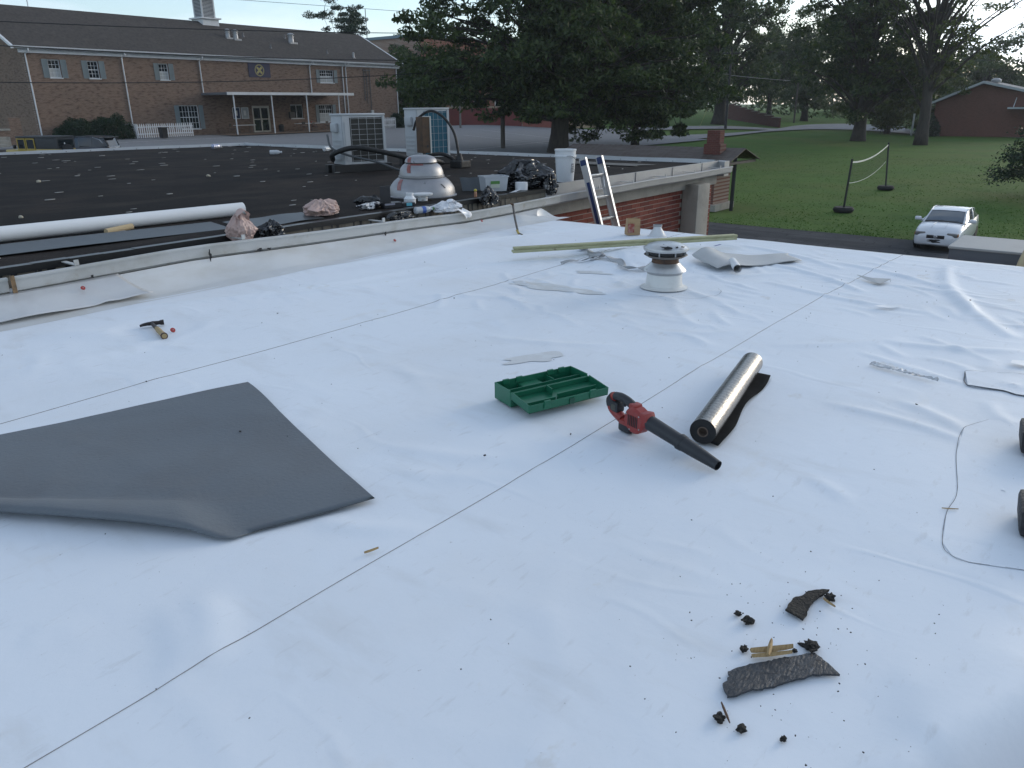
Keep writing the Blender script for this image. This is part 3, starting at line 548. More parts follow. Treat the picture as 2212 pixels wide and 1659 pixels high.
def ftable(u, o, L_, lab):
    t_ = hthing('folding_table', lab, 'table', u, o, .05, 'folding tables under the canopy')
    lp(MB().bbox((0, -.38, .7), (L_, .38, .75), .01), 'tabletop', wpaint, t_)
    for a in (.25, L_-.25):
        for b in (-.3, .3): lp(MB().tube([(a, b, 0), (a, b, .7)], .018, 6), 'leg', gre, t_)
ftable(17.0, -1.0, 2.0, 'white folding table left of the hall doors'); ftable(23.9, -1.3, 1.9, 'white folding table below the sliding window'); ftable(25.95, -1.3, 1.9, 'white folding table in front of the right lower window')
chm = mat('chair_dark', (.03, .028, .028), .6); chr_ = mat('chair_red', (.3, .07, .05), .6)
def fchair(u, o, rz, lab, m):
    t_ = hthing('chair', lab, 'chair', u, o, .05, 'chairs under the canopy', rz)
    lp(MB().bbox((-.22, -.22, .42), (.22, .22, .46), .01), 'seat', m, t_); lp(MB().bbox((-.22, .2, .62), (.22, .23, .9), .01), 'backrest', m, t_)
    for a in (-.2, .2):
        lp(MB().tube([(a, -.2, 0), (a, -.18, .42)], .012, 5), 'leg', gre, t_); lp(MB().tube([(a, .25, 0), (a, .2, .45), (a, .22, .9)], .012, 5), 'leg', gre, t_)
fchair(16.4, -1.4, .5, 'dark folding chair at the left end of the left table', chm); fchair(24.3, -2.1, 0, 'dark chair in front of the table below the sliding window', chm); fchair(25.5, -2.2, .3, 'dark chair between the two right tables', chm)
fchair(26.3, -.7, 3.1, 'red chair behind the right tables', chr_); fchair(27.4, -2.1, .2, 'dark chair near the last canopy post', chm)
t_ = hthing('litter_bin', 'dark low bin beside the hall door under the canopy', 'bin', 22.3, -.9, .05); lp(MB().lathe([(.24, 0), (.28, .55), (.3, .6), (.12, .72)], 14), 'bin_body', chm, t_, 40); lp(MB().lathe([(.3, .58), (.31, .62)], 14), 'rim', gre, t_)
bm_ = mat('black_bin', (.012, .012, .014), .5)
t_ = hthing('rubbish_bin', 'square black bin standing before the long picket fence', 'bin', 8.35, -3.3, 0); lp(MB().prism([(-.24, -.24), (.24, -.24), (.28, .28), (-.28, .28)], 0, .8, lambda a, b, d: (a*(.85+.2*d), b*(.85+.2*d), d)), 'bin_body', bm_, t_); lp(MB().bbox((-.3, -.3, .8), (.3, .32, .86), .01), 'lid', bm_, t_)
# picket fences: each picket its own piece
wf = mat('fence_paint', (.66, .67, .69), .55, 0, .4, 4, (.52, .52, .52))
pk = MB().prism([(-.045, .03), (.045, .03), (.045, 1.05), (0, 1.17), (-.045, 1.05)], -.011, .011, lambda a, b, d: (a, d, b)); pm = bpy.data.meshes.new('picket'); pm.from_pydata(pk.v, [], pk.f); pm.materials.append(wf)
def pfence(pts, lab):
    p0 = pts[0]; t_ = hthing('picket_fence', lab, 'fence', p0[0], p0[1])
    for a, b in zip(pts, pts[1:]):
        d = Vector((b[0]-a[0], b[1]-a[1], 0)); L_ = d.length; an = math.atan2(d.y, d.x); base = Vector((a[0]-p0[0], a[1]-p0[1], 0)); n = int(L_/.185)
        for i in range(n): inst('picket', pm, t_, base+d*((i+.5)/n)+Vector((0, 0, rng.uniform(-.012, .012))), (rng.uniform(-.02, .02), rng.uniform(-.015, .015), an))
        for z in (.3, .85): lp(MB().box((0, .0125, z), (L_, .045, z+.08), T(base) @ RZ(an)), 'rail', wf, t_)
        lp(MB().box((-.05, .046, 0), (.04, .12, 1.1), T(base) @ RZ(an)), 'post', wf, t_)
pfence([(6.75, -.3), (6.55, -2.4), (11.7, -2.4)], 'long white picket fence between the shrubs and the lower window'); pfence([(33.2, -2.0), (37.3, -2.0), (37.3, -.3)], 'short white picket fence under the electric meter')
# leafy masses ------------------------------------------------------------
def leaves(name, pts, sizes, m, parent, seed=0, flat=.0):
    r = np.random.RandomState(seed); n = len(pts); P = np.asarray(pts, float)
    a = r.normal(size=(n, 3)); a[:, 2] += flat; a /= np.linalg.norm(a, axis=1)[:, None]; t = r.normal(size=(n, 3)); t -= a*(t*a).sum(1)[:, None]; t /= np.linalg.norm(t, axis=1)[:, None]; b = np.cross(a, t)
    s = np.asarray(sizes)[:, None]*np.ones((n, 1)); w = s*r.uniform(.32, .5, (n, 1))
    v = np.stack([P-t*s*.5, P+b*w*.5+a*s*.1, P+t*s*.5, P-b*w*.5+a*s*.1], 1).reshape(-1, 3)-np.array(OFF.get(parent, Vector((0, 0, 0))))
    me = bpy.data.meshes.new(name); me.vertices.add(n*4); me.vertices.foreach_set('co', v.astype(np.float32).ravel())
    me.loops.add(n*4); me.loops.foreach_set('vertex_index', np.arange(n*4, dtype=np.int32)); me.polygons.add(n); me.polygons.foreach_set('loop_start', np.arange(0, n*4, 4, dtype=np.int32)); me.polygons.foreach_set('loop_total', np.full(n, 4, dtype=np.int32)); me.update(calc_edges=True)
    return mk(name, me, m, parent)
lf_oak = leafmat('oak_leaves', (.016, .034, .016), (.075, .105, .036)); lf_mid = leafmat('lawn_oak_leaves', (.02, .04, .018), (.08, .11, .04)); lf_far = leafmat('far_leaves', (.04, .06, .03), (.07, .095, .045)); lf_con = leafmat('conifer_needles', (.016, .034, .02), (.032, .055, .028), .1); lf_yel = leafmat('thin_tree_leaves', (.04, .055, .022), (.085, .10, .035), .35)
bark = mat('bark', (.05, .042, .036), .95, 0, .8, 6, (.025, .021, .02), .8, 14, stretch=(1, 1, .25))
def shrub(name, label, loc, rx, ryy, rz, n, m, size, group=None, rot=0):
    t_ = thing(name, label, 'shrub', loc, rot, group); r = np.random.RandomState(int(loc[0]*13) % 1000); d = r.normal(size=(n, 3)); d[:, 2] = np.abs(d[:, 2]); d /= np.linalg.norm(d, axis=1)[:, None]
    f = np.array([1+.35*fbm(q[0]*2.2+loc[0], q[1]*2.2, q[2]*2.2) for q in d]); k = r.uniform(.55, 1, n)**.5*f
    p = np.stack([d[:, 0]*rx*k, d[:, 1]*ryy*k, .05+d[:, 2]*rz*k], 1)+np.array(loc)
    leaves('foliage', p, size*r.uniform(.6, 1.3, n), m, t_, 1); 
    mb = MB()
    for k in range(5): a = k*1.3; mb.tube([(loc[0], loc[1], loc[2]), (loc[0]+rx*.5*math.cos(a), loc[1]+ryy*.5*math.sin(a), loc[2]+rz*.7)], [.04, .012], 5)
    mb.build('stems', bark, t_); return t_
for u, o, rx, rz_, lab in ((2.2, -1.2, 1.55, 1.55, 'lower rounded evergreen shrub behind the yellow off-roader'), (5.0, -1.3, 1.85, 1.85, 'taller rounded evergreen shrub touching the picket fence'), (38.3, -1.2, 1.0, 1.4, 'dark evergreen shrub at the right corner of the hall')):
    p = hw(u, o); shrub('evergreen_shrub', lab, tuple(p), rx, 1.3, rz_, 9000, lf_con, .16, 'evergreen shrubs along the hall')
# low brick stair wall at the left end of the hall
lw_ = hthing('stair_wall', 'low tan brick stair wall with pale caps at the left picture edge', 'wall', -5.2, -6.2)
lp(MB().box((-4, -.2, 0), (1.35, .2, 1.0)), 'lower_wall', tbrick, lw_); lp(MB().box((.6, -.21, 1.0), (1.35, .21, 1.85)), 'pier', tbrick, lw_); lp(MB().bbox((-4, -.26, 1.0), (.58, .26, 1.13), .015), 'cap', conc, lw_)
for k in range(3): lp(MB().bbox((-4, -.9-.5*k, 0), (.2-.3*k, -.21-.0-.5*k if k else -.21, .62-.22*k), .015), 'step', conc, lw_)

# ------------------------------------------------------------------ trees
def tree(name, label, loc, H, Rx, zlo, tr, nl, nleaf, lsz, m, seed, clr=1.0, gap=0., trunk_h=None, lean=(0, 0), cz=None, group='trees around the lot and lawn', upb=1.0, shell=.45, boxy=1.):
    r = np.random.RandomState(seed); t_ = thing(name, label, 'tree', loc, 0, group); X0, Y0, Z0 = loc; mb = MB()
    th = trunk_h or H*.75; tp = [(X0+lean[0]*k/6+.12*tr*r.normal()*k, Y0+lean[1]*k/6+.12*tr*r.normal()*k, Z0-.3+(th+.3)*k/6) for k in range(7)]
    mb.tube(catmull(tp, 3), [tr*(1.35 if i == 0 else 1.12 if i == 1 else 1-.82*(i/18)**1.15) for i in range(19)], 10); tips = []
    ctr = np.array([X0+lean[0]*.6, Y0+lean[1]*.6, Z0+(cz if cz else (zlo+H)/2)]); hz = (H-zlo)/2
    for i in range(nl):
        for _ in range(60):
            d = r.normal(size=3); d /= np.linalg.norm(d); d = np.sign(d)*np.abs(d)**boxy; d[:2] *= min(1, 1/max(1e-6, np.hypot(d[0], d[1]))); k = r.uniform(shell, 1)**.6; e = ctr+d*np.array([Rx, Rx, hz])*k
            if fbm(e[0]*.22+seed, e[1]*.22, e[2]*.22) > gap-.35: break
        hz_ = np.clip((e[2]-Z0)*.55-.2*np.linalg.norm(e[:2]-[X0, Y0])*upb*.4, th*.22, th*.95); s = np.array(catmull(tp, 3)[int(18*hz_/th)])
        mid = s*.5+e*.5+np.array([0, 0, .12*np.linalg.norm(e-s)*upb])+r.normal(size=3)*.3; pa = catmull([s, s*.75+mid*.25+r.normal(size=3)*.12, mid, e], 4); L_ = np.linalg.norm(e-s)
        mb.tube(pa, [max(.02, tr*.38*(1-j/len(pa))*min(1, L_/8)) for j in range(len(pa))], 5, False); tips.append(e)
        for q in range(4):
            b0 = np.array(pa[r.randint(len(pa)//2, len(pa))]); e2 = b0+r.normal(size=3)*np.array([1, 1, .7])*clr*1.5; mb.tube([b0, (b0+e2)/2+r.normal(size=3)*.15, e2], [.05, .03, .012], 4, False); tips.append(e2)
    mb.build('trunk', bark, t_, True)
    tips = np.array(tips); nc = len(tips); w = r.uniform(.4, 1.6, nc); w /= w.sum(); idx = r.choice(nc, nleaf, p=w)
    d = r.normal(size=(nleaf, 3)); d /= np.linalg.norm(d, axis=1)[:, None]; d[:, 2] *= np.where(d[:, 2] < 0, .6, 1); rad = clr*r.uniform(.6, 1.35, nc)[idx]*r.uniform(0, 1, nleaf)**.5
    p = tips[idx]+d*rad[:, None]*np.array([1, 1, .62]); p = p[p[:, 2] > Z0+.5]; nleaf = len(p)
    leaves('crown', p, lsz*r.uniform(.6, 1.35, nleaf), m, t_, seed, .5); return t_
tree('oak_tree', 'huge dark oak with thick trunk behind the white bucket', (53.7, 37.7, gz(0, 37.7)), 23, 12.2, 2.9, .78, 190, 135000, .42, lf_oak, 11, 1.2, shell=.25, boxy=.45)
tree('oak_tree', 'smaller low-branched oak with slim trunk right of the huge oak', (65.2, 37.0, gz(0, 37)), 17, 7.8, .7, .36, 95, 62000, .42, lf_oak, 23, 1.0, shell=.25, boxy=.5)
tree('oak_tree', 'stout trunked tree standing by the stepped brick wall', (118, 52.5, gz(0, 52.5)), 24, 10, 4, .95, 55, 28000, .6, lf_mid, 5, 1.5)
tree('oak_tree', 'broad round oak standing alone on the lawn above the net', (99.2, 26.5, gz(0, 26.5)), 24, 10.5, 4.4, .72, 80, 32000, .55, lf_mid, 31, 1.15, gap=.0, shell=.3, boxy=.7)
tree('oak_tree', 'thin-leaved tree with tall bare trunk near the red house', (94, 18.7, -3), 26, 10.5, 7.5, .6, 38, 7500, .38, lf_yel, 47, 1.0, gap=.1, trunk_h=23, upb=.6, shell=.5)
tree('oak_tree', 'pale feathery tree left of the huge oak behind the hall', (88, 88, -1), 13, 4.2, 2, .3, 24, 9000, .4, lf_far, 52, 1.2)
tree('oak_tree', 'dark tree closing the gap at the right end of the hall', (77, 77.5, -1), 9.5, 4.6, .3, .3, 30, 22000, .42, lf_oak, 53, 1.3)
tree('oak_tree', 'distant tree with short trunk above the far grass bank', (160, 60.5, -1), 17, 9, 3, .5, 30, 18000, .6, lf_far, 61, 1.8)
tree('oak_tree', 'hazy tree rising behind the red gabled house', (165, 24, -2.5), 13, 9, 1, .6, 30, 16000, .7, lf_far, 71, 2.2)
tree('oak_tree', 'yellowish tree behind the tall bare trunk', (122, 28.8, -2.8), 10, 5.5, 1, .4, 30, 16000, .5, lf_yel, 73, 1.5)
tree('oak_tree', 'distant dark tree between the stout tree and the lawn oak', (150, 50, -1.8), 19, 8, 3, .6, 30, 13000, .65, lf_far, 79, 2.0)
tree('pine_tree', 'lone pine with tufted crown rising behind the hall roof', (80.5, 95.2, -1), 16.8, 3.6, 9.5, .26, 26, 22000, .3, lf_con, 91, .85, gap=.1, trunk_h=15.5, shell=.5, upb=.4)
# cedar at the right picture edge
cd = thing('cedar_tree', 'dark cedar leaning in at the right picture edge', 'tree', (45.5, 2.6, -3), 0, 'trees around the lot and lawn')
mb = MB(); mb.tube([(45.5, 2.6, -3.2), (45.5, 2.6, 6.5)], [.22, .03], 8); r_ = np.random.RandomState(9); pts = []
for k in range(170):
    z = r_.uniform(-1.9, 6.2); L_ = 3.4*(1-(z+2.2)/9.2)*r_.uniform(.65, 1.1); a = r_.uniform(0, 6.28); e = np.array([45.5+L_*math.cos(a), 2.6+L_*math.sin(a), z-.15*L_]); mb.tube([(45.5, 2.6, z), tuple((np.array([45.5, 2.6, z])+e)/2+[0, 0, .1]), tuple(e)], [.035, .02, .006], 4, False)
    tt = r_.uniform(.25, 1, 260)[:, None]; pts.append(np.array([45.5, 2.6, z])*(1-tt)+e*tt+r_.normal(size=(260, 3))*[.2, .2, .13])
mb.build('trunk', bark, cd); pts = np.concatenate(pts); leaves('crown', pts, .16*r_.uniform(.6, 1.3, len(pts)), lf_con, cd, 3)
# distant woods
r_ = np.random.RandomState(77); pts = []; sz = []
for k in range(420):
    a = r_.uniform(R(-35), R(130)); d = r_.uniform(185, 300); x, y = d*math.cos(a), d*math.sin(a); z0 = gz(x, y); hh = r_.uniform(8, 19)*(.75+.35*fbm(a*4, 2)); n = 260
    q = r_.normal(size=(n, 3)); q /= np.linalg.norm(q, axis=1)[:, None]; pts.append(np.array([x, y, z0+hh*.52])+q*np.array([5.5, 5.5, hh*.5])*r_.uniform(.7, 1.1, (n, 1))); sz += [1.5]*n
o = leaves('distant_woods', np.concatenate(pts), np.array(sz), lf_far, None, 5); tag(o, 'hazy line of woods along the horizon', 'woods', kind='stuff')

r_ = np.random.RandomState(4); n_ = 70000; gx_ = 28.5+45*r_.uniform(0, 1, n_)**2.4; gy_ = r_.uniform(-2, 32, n_); keep = ~((gx_ > 30.5) & (gx_ < 34.8) & (gy_ > 12.7) & (gy_ < 22)); gx_, gy_ = gx_[keep], gy_[keep]
gn = np.array([fbm(a*.5, b*.5)+.5*fbm(a*1.7, b*1.7) for a, b in zip(gx_, gy_)]); keep = r_.uniform(-.7, .6, len(gn)) < gn; gx_, gy_, gn = gx_[keep], gy_[keep], gn[keep]
tag(leaves('lawn_tufts', np.stack([gx_, gy_, np.array([gz(a, b)-.02-.1*min(1, max(0, (b-24)/4))+.005 for a, b in zip(gx_, gy_)])], 1), .075*r_.uniform(.5, 1.5, len(gx_)), leafmat('grass_blades', (.056, .115, .025), (.085, .15, .034), .2), None, 6), 'short grass tufts on the lawn', 'grass', kind='stuff')
# ------------------------------------------------------------------ buildings and walls beyond the lot
rb = thing('red_brick_building', 'tall red brick building half hidden behind the huge oak', 'building', (98, 82, -1))
tan_ = mat('tan_stone', (.36, .29, .2), .85, 0, .5, 2)
MB().box((78.5, 77.3, -1), (128, 92, 9.9)).build('wall', bred, rb); MB().box((78.3, 77.1, 9.9), (128.2, 92.2, 10.25)).build('roof_coping', mat('blue_grey_coping', (.16, .22, .26), .6), rb)
for z in (2.6, 6.2): MB().box((80, 77.18, z), (127.8, 77.295, z+.35)).build('stone_band', tan_, rb)
for k in range(9):
    for z in (.4, 3.7): w_ = MB().box((84+k*4.8, 77.2, z), (86.4+k*4.8, 77.29, z+1.9)).build('window', wpaint, rb); MB().box((84.15+k*4.8, 77.17, z+.15), (86.25+k*4.8, 77.199, z+1.75)).build('pane', glass, w_)
rw = thing('low_red_wall', 'low red painted wall with pale cap behind the lot', 'wall', (81, 62, -1.3))
redp = mat('red_paint', (.19, .05, .045), .8, 0, .6, 1.2, (.15, .045, .045)); salm = mat('faded_red_paint', (.3, .1, .075), .8, 0, .6, 1.2, (.24, .08, .06))
def wseg(p, q, z0, z1, m, name, th=.3): p, q = Vector((*p, 0)), Vector((*q, 0)); d = q-p; return MB().box((0, 0, z0), (d.length, th, z1), T(p) @ RZ(math.atan2(d.y, d.x))).build(name, m, rw)
wseg((76.2, 70.6), (80.6, 62.2), -1.4, 1.0, redp, 'wall'); wseg((80.64, 62.1), (82, 57.6), -1.6, .75, salm, 'wall'); wseg((82.05, 57.5), (92, 57.2), -1.7, .25, tan_, 'wall')
wseg((76.15, 70.7), (80.62, 62.1), 1.0, 1.22, tan_, 'cap', .36); wseg((80.6, 62.2), (82.02, 57.5), .75, .95, tan_, 'cap', .36)
# stepped brick retaining wall
sw = thing('stepped_wall', 'brick wall stepping down beside the far grass bank', 'wall', (118, 52, -1.8))
darkbr = brickmat('dark_red_brick', (.12, .045, .04), (.1, .04, .035), (.2, .16, .14))
for k in range(8):
    a = Vector((140-5.0*k*.5, 60.5-2.1*k*1.0, 0)); b = Vector((140-5.0*(k+1)*.5, 60.5-2.1*(k+1), 0)); d = b-a; an = math.atan2(d.y, d.x); zt = 1.15-.28*k
    MB().box((0, 0, -2.6), (d.length-.01, .3, zt), T(a) @ RZ(an)).build('wall_step', darkbr, sw); MB().box((0, -.03, zt), (d.length-.01, .33, zt+.1), T(a) @ RZ(an)).build('cap', conc, sw)
# red gabled house on the right
hs = thing('gabled_house', 'red brick house with low gable beyond the lawn at right', 'house', (124, 16, -3))
hbm = brickmat('house_brick', (.15, .068, .055), (.12, .055, .045), (.2, .12, .1), axis='yz')
HX = 119.; gp = [(22.6, -3), (7.0, -3), (7.0, .9), (17.5, 3.35), (22.6, 1.15)]
MB().prism(gp, HX, HX+16, lambda a, b, d: (d, a, b)).build('wall', hbm, hs)
fas = mat('house_fascia', (.42, .45, .48), .6)
for p, q in (((23.4, .86), (17.5, 3.45)), ((17.5, 3.45), (6.2, .78))):
    MB().prism([p, q, (q[0], q[1]+.28), (p[0], p[1]+.28)], HX-.6, HX-.52, lambda a, b, d: (d, a, b)).build('rake_board', fas, hs)
    MB().prism([(p[0], p[1]+.1), (q[0], q[1]+.1), (q[0], q[1]+.3), (p[0], p[1]+.3)], HX-.519, HX+16.5, lambda a, b, d: (d, a, b)).build('roof', mat('house_roof', (.16, .17, .18), .8), hs)
aw = MB().box((HX-1.6, 8.0, .38), (HX-.01, 14.2, .58)).build('awning', fas, hs)
for y in (13.6, 10.6): MB().tube([(HX-1.4, y, .58), (HX-.02, y, 1.7)], .05, 5).build('hanger', fas, aw)
MB().box((HX-.05, 9.6, -2.9), (HX-.005, 12.0, .2)).build('door', mat('pale_door', (.32, .36, .36), .7), hs)
MB().lathe([(.35, 0), (.35, .5), (.6, .55), (.6, .8), (.3, 1.0)], 12, (HX+3, 16.6, 3.1)).build('roof_vent', galv, hs, 40)
shrub('house_shrub', 'round dark shrub at the left corner of the red house', (117.8, 22.9, -3), 1.4, 1.4, 2.5, 5000, lf_con, .3)
MB_ = MB().tube([(120, 25.2, -3), (120, 25.2, -.2)], .12, 6); o = MB_.build('marker_post', wpaint); tag(o, 'short white post left of the red house', 'post')
# brick shelter with chimney by the drive
sh = thing('brick_shelter', 'small shelter with rusty tin roof and red brick chimney', 'shelter', (33.5, 15.5, -3))
tin = mat('rusty_tin', (.06, .045, .038), .7, .2, .8, 2, (.1, .085, .075), .3, 20, stretch=(4, .6, 1))
dwood = mat('dark_post', (.012, .012, .013), .7)
bx = brickmat('shelter_brick', (.17, .075, .055), (.13, .06, .045), (.25, .2, .17), axis='yz'); bxx = brickmat('chimney_brick', (.12, .045, .036), (.09, .036, .03), (.15, .1, .085), axis='yz')
MB().box((31.6, 14.0, -3), (33.2, 14.6, -1.0)).build('brick_pier', bx, sh); MB().bbox((31.4, 13.8, -3), (33.4, 14.8, -2.72), .02).build('pier_footing', conc, sh)
MB().box((31.57, 14.12, -2.6), (31.598, 14.5, -1.9)).build('pier_panel', gre, sh)
RZ0, RZ1 = -.95, -.42
MB().sheet(lambda t, y: (31.0+1.7*t, y, RZ0+(RZ1-RZ0)*t+.01*math.sin(y*18)), lin(0, 1, 6), lin(13.2, 22, 60), .03).build('roof', tin, sh)
MB().sheet(lambda t, y: (32.72+1.7*t, y, RZ1+(RZ0+.02-RZ1)*t+.01*math.sin(y*18)), lin(0, 1, 6), lin(13.2, 22, 60), .03).build('roof', tin, sh)
MB().tube([(32.4, 13.5, -3.02), (32.4, 13.5, -.62)], .085, 8).build('post', dwood, sh); MB().tube([(32.4, 21, -3.02), (32.4, 21, -.62)], .085, 8).build('post', dwood, sh)
MB().box((31.2, 13.3, -1.05), (34.2, 13.45, -.95)).build('tie_beam', dwood, sh)
ch = MB().box((31.9, 14.0, -.9), (32.5, 14.75, -.25)).build('chimney', bxx, sh)
MB().box((31.96, 14.08, -.25), (32.4, 14.66, .31)).build('chimney_stack', bxx, ch)
# poles and wires
pw_ = mat('pole_wood', (.09, .08, .07), .9, 0, .6, 4, (.05, .045, .04), stretch=(4, 4, .4))
def pole(label, x, y, h_, r_, arm=None, tf=None, m=pw_):
    z = gz(x, y); t_ = thing('utility_pole', label, 'pole', (x, y, z), 0, 'utility poles'); MB().tube([(x, y, z-.1), (x, y, z+h_)], [r_, r_*.75], 10).build('shaft', m, t_)
    if arm:
        MB().box((x-.06, y-arm, z+h_-.7), (x+.06, y+arm, z+h_-.55)).build('crossarm', m, t_)
        for k in (-.9, -.5, .5, .9): MB().lathe([(.04, 0), (.06, .06), (.03, .16)], 8, (x, y+arm*k, z+h_-.55)).build('insulator', gre, t_)
    if tf: MB().lathe([(.02, 0), (.28, .02), (.28, .9), (.2, 1.0)], 12, (x+.1, y-.42, z+tf)).build('transformer', galv, t_, 40)
pole('weathered pole rising behind the second condenser into the oak', 53.1, 43.0, 7.5, .2)
pole('dark pole with crossarm beside the stout tree', 105.5, 45.8, 10.2, .19, 1.2, m=mat('dark_pole', (.03, .03, .032), .8))
pole('thin far pole left of the lawn oak', 139, 48, 8.0, .16); pole('slim pole in front of the low red wall', 70.5, 63.5, 6.5, .13, m=mat('light_pole', (.17, .16, .15), .7))
pole('pole with grey transformer half lost in the oak leaves', 84, 49, 12.5, .17, 1.1, 10.2)
wirem = mat('wire_black', (.012, .012, .013), .6)
def wire(label, p, q, sag, r_=.018, m=wirem):
    p, q = Vector(p), Vector(q); pts = [p+(q-p)*t-Vector((0, 0, sag*4*t*(1-t))) for t in lin(0, 1, 30)]
    o = MB().tube(pts, r_, 5).build('power_line', m); return tag(o, label, 'wire', 'power lines')
def ext(p, q, k): p, q = Vector(p), Vector(q); return p-(q-p)*k
P1 = (53.1, 43.0, 9)
wire('topmost power line above the pine', ext((40.87, 59.51, 9.57), (48.94, 48.75, 8.54), 2.4), (53.1, 43.0, 8.0), .05, .016)
wire('power line crossing the upper slope of the hall roof', (12.5, 59.2, 6.55), (53.1, 43.0, 6.9), .35, .028); wire('power line crossing just above the hall gutter', (12.3, 58.9, 5.45), (53.1, 43.0, 4.9), .5, .03); wire('sagging cable crossing the hall wall below the upper windows', (12.0, 58.4, 3.1), (53.1, 43.0, 4.35), .65, .028)
wire('upper pale wire at the dark pole', (105.5, 45.8, 5.0), (86, 50, 6.2), .2, .025, galv); wire('pale wire leaving the dark pole to the right', (105.5, 45.8, 4.9), (128, 36, 4.0), .2, .025, galv); wire('guy wire slanting from the dark pole', (105.5, 45.8, 8), (99, 46.6, -1.6), 0, .02, mat('guy_yellow', (.3, .27, .1), .6)); wire('faint wire above the red house', (120, 30, 7.5), (150, 2, 6.2), .4, .03)

# ------------------------------------------------------------------ vehicles
tyre = mat('tyre_rubber', (.015, .015, .016), .8); rim = mat('wheel_rim', (.35, .35, .36), .35, .8)
def wheel(par, x, y, r_, w):
    M = T(Vector((x, y, r_))) @ RX(R(90)); o = lp(MB().lathe([(r_*.62, -w/2), (r_*.9, -w/2), (r_, -w*.35), (r_, w*.35), (r_*.9, w/2), (r_*.62, w/2)], 22, (0, 0, 0), M), 'wheel', tyre, par, 40)
    lp(MB().lathe([(r_*.63, -w*.42), (r_*.55, -w*.3), (r_*.15, -w*.36), (r_*.15, w*.36), (r_*.55, w*.3), (r_*.63, w*.42)], 16, (0, 0, 0), M), 'rim', rim, o, 40)
def carbody(st, m, par, name='body'):
    """st: (x, half width, z bottom, z top, crown)"""
    mb = MB(); pr = [(.0, 0, 0), (.8, 0, 0), (.95, .06, 0), (1.0, .3, 0), (1.0, .55, 0), (.975, .8, 0), (.93, .93, 0), (.84, 1.0, 0), (.5, 1.0, .75), (0, 1.0, 1)]
    def fn(i, j):
        x, w, zb, zt, cr = st[i]; k = j if j < len(pr) else 2*len(pr)-2-j; a, b, c_ = pr[k]; sg = 1 if j < len(pr) else -1
        return (x, sg*a*w, zb+(zt-zb)*b+cr*c_)
    n = 2*len(pr)-1; mb.grid(fn, range(len(st)), range(n)); k = len(st)-1
    mb.f += [tuple(range(n-1))[::-1], tuple(range(k*n, k*n+n-1))]
    return lp(mb, name, m, par, 50)
# white sedan
wcar = mat('white_car_paint', (.62, .64, .67), .22, 0, coat=.6, spec=.5); wsg = mat('windscreen_glass', (.07, .085, .1), .06, spec=.9); blk = mat('black_plastic', (.012, .012, .013), .45)  # windscreen glass: sky reflection painted in as a lighter, bluish base colour
lamp = mat('headlamp_lens', (.16, .16, .155), .15, spec=.8); amber = mat('amber_lens', (.32, .14, .06), .2); chrome = mat('chrome', (.55, .56, .58), .18, .9)
car = thing('parked_sedan', 'white four-door sedan parked facing us beside the lawn', 'car', (28.35, 4.42, -2.985), R(180)); car.scale = (.88, .88, .88)
cb = carbody([(-2.1, .5, .38, .82, .0), (-2.05, .66, .26, .93, .02), (-1.7, .74, .2, .97, .03), (-1.0, .78, .18, .93, .02), (0, .79, .18, .91, .02), (.8, .785, .18, .9, .03), (1.3, .77, .18, .86, .05), (1.65, .745, .18, .8, .06), (1.92, .70, .19, .72, .06), (2.03, .64, .22, .64, .05), (2.09, .52, .27, .55, .03)], wcar, car)
gh = [(-1.62, .60, .95, .95), (-1.05, .62, .93, 1.25), (-.5, .62, .92, 1.31), (.1, .61, .92, 1.3), (.35, .6, .9, 1.24), (1.02, .68, .9, .9)]
def ghfn(st, par, m, roofm, pill):
    mb = MB(); rf = MB()
    def sec(i): x, w, zb, zt = st[i]; wb = w*1.13; return [(x, wb, zb), (x, w*1.02, zb+(zt-zb)*.6), (x, w*.93, zt-.02), (x, w*.5, zt), (x, -w*.5, zt), (x, -w*.93, zt-.02), (x, -w*1.02, zb+(zt-zb)*.6), (x, -wb, zb)]
    mb.grid(lambda i, j: sec(i)[j], range(len(st)), range(8)); lp(mb, 'windows', m, par, 35)
    rf.grid(lambda i, j: (sec(i)[j][0], sec(i)[j][1]*1.015, sec(i)[j][2]+.012), range(1, len(st)-1), range(2, 6)); lp(rf, 'roof', roofm, par, 40)
    pl = MB()
    for j in (2, 5): pl.tube([(sec(i)[j][0], sec(i)[j][1]*1.01, sec(i)[j][2]+.005) for i in range(len(st))], .028, 6)
    for k in pill: 
        for j0 in (0, 7): pl.tube([Vector(sec(k)[j0])+Vector((0, 0, -.01)), Vector(sec(k)[1 if j0 == 0 else 6]), Vector(sec(k)[2 if j0 == 0 else 5])], .026, 5)
    lp(pl, 'pillars', roofm, par)
ghfn(gh, car, wsg, wcar, (2,))
lp(MB().tube([(1.0, .6, .915), (1.03, 0, .945), (1.0, -.6, .915)], .022, 6), 'cowl', blk, car)
for y0, y1 in ((-.1, .45), (-.55, -.02)): lp(MB().tube([(1.0, y0, .935), (.93, y1, .965)], .008, 4), 'wiper', blk, car)
lp(MB().bbox((2.0, -.29, .46), (2.1, .29, .585), .025), 'grille', blk, car, 40)
bd = lp(MB().lathe([(.05, 0), (.064, .004), (.05, .01)], 18, (2.104, 0, .525), RY(R(90)), False), 'badge', chrome, car); lp(MB().box((2.104, -.07, .516), (2.116, .07, .534)), 'badge_bar', chrome, bd)
lp(MB().box((2.098, -.06, .47), (2.103, .06, .576)), 'badge_plate', galv, car)
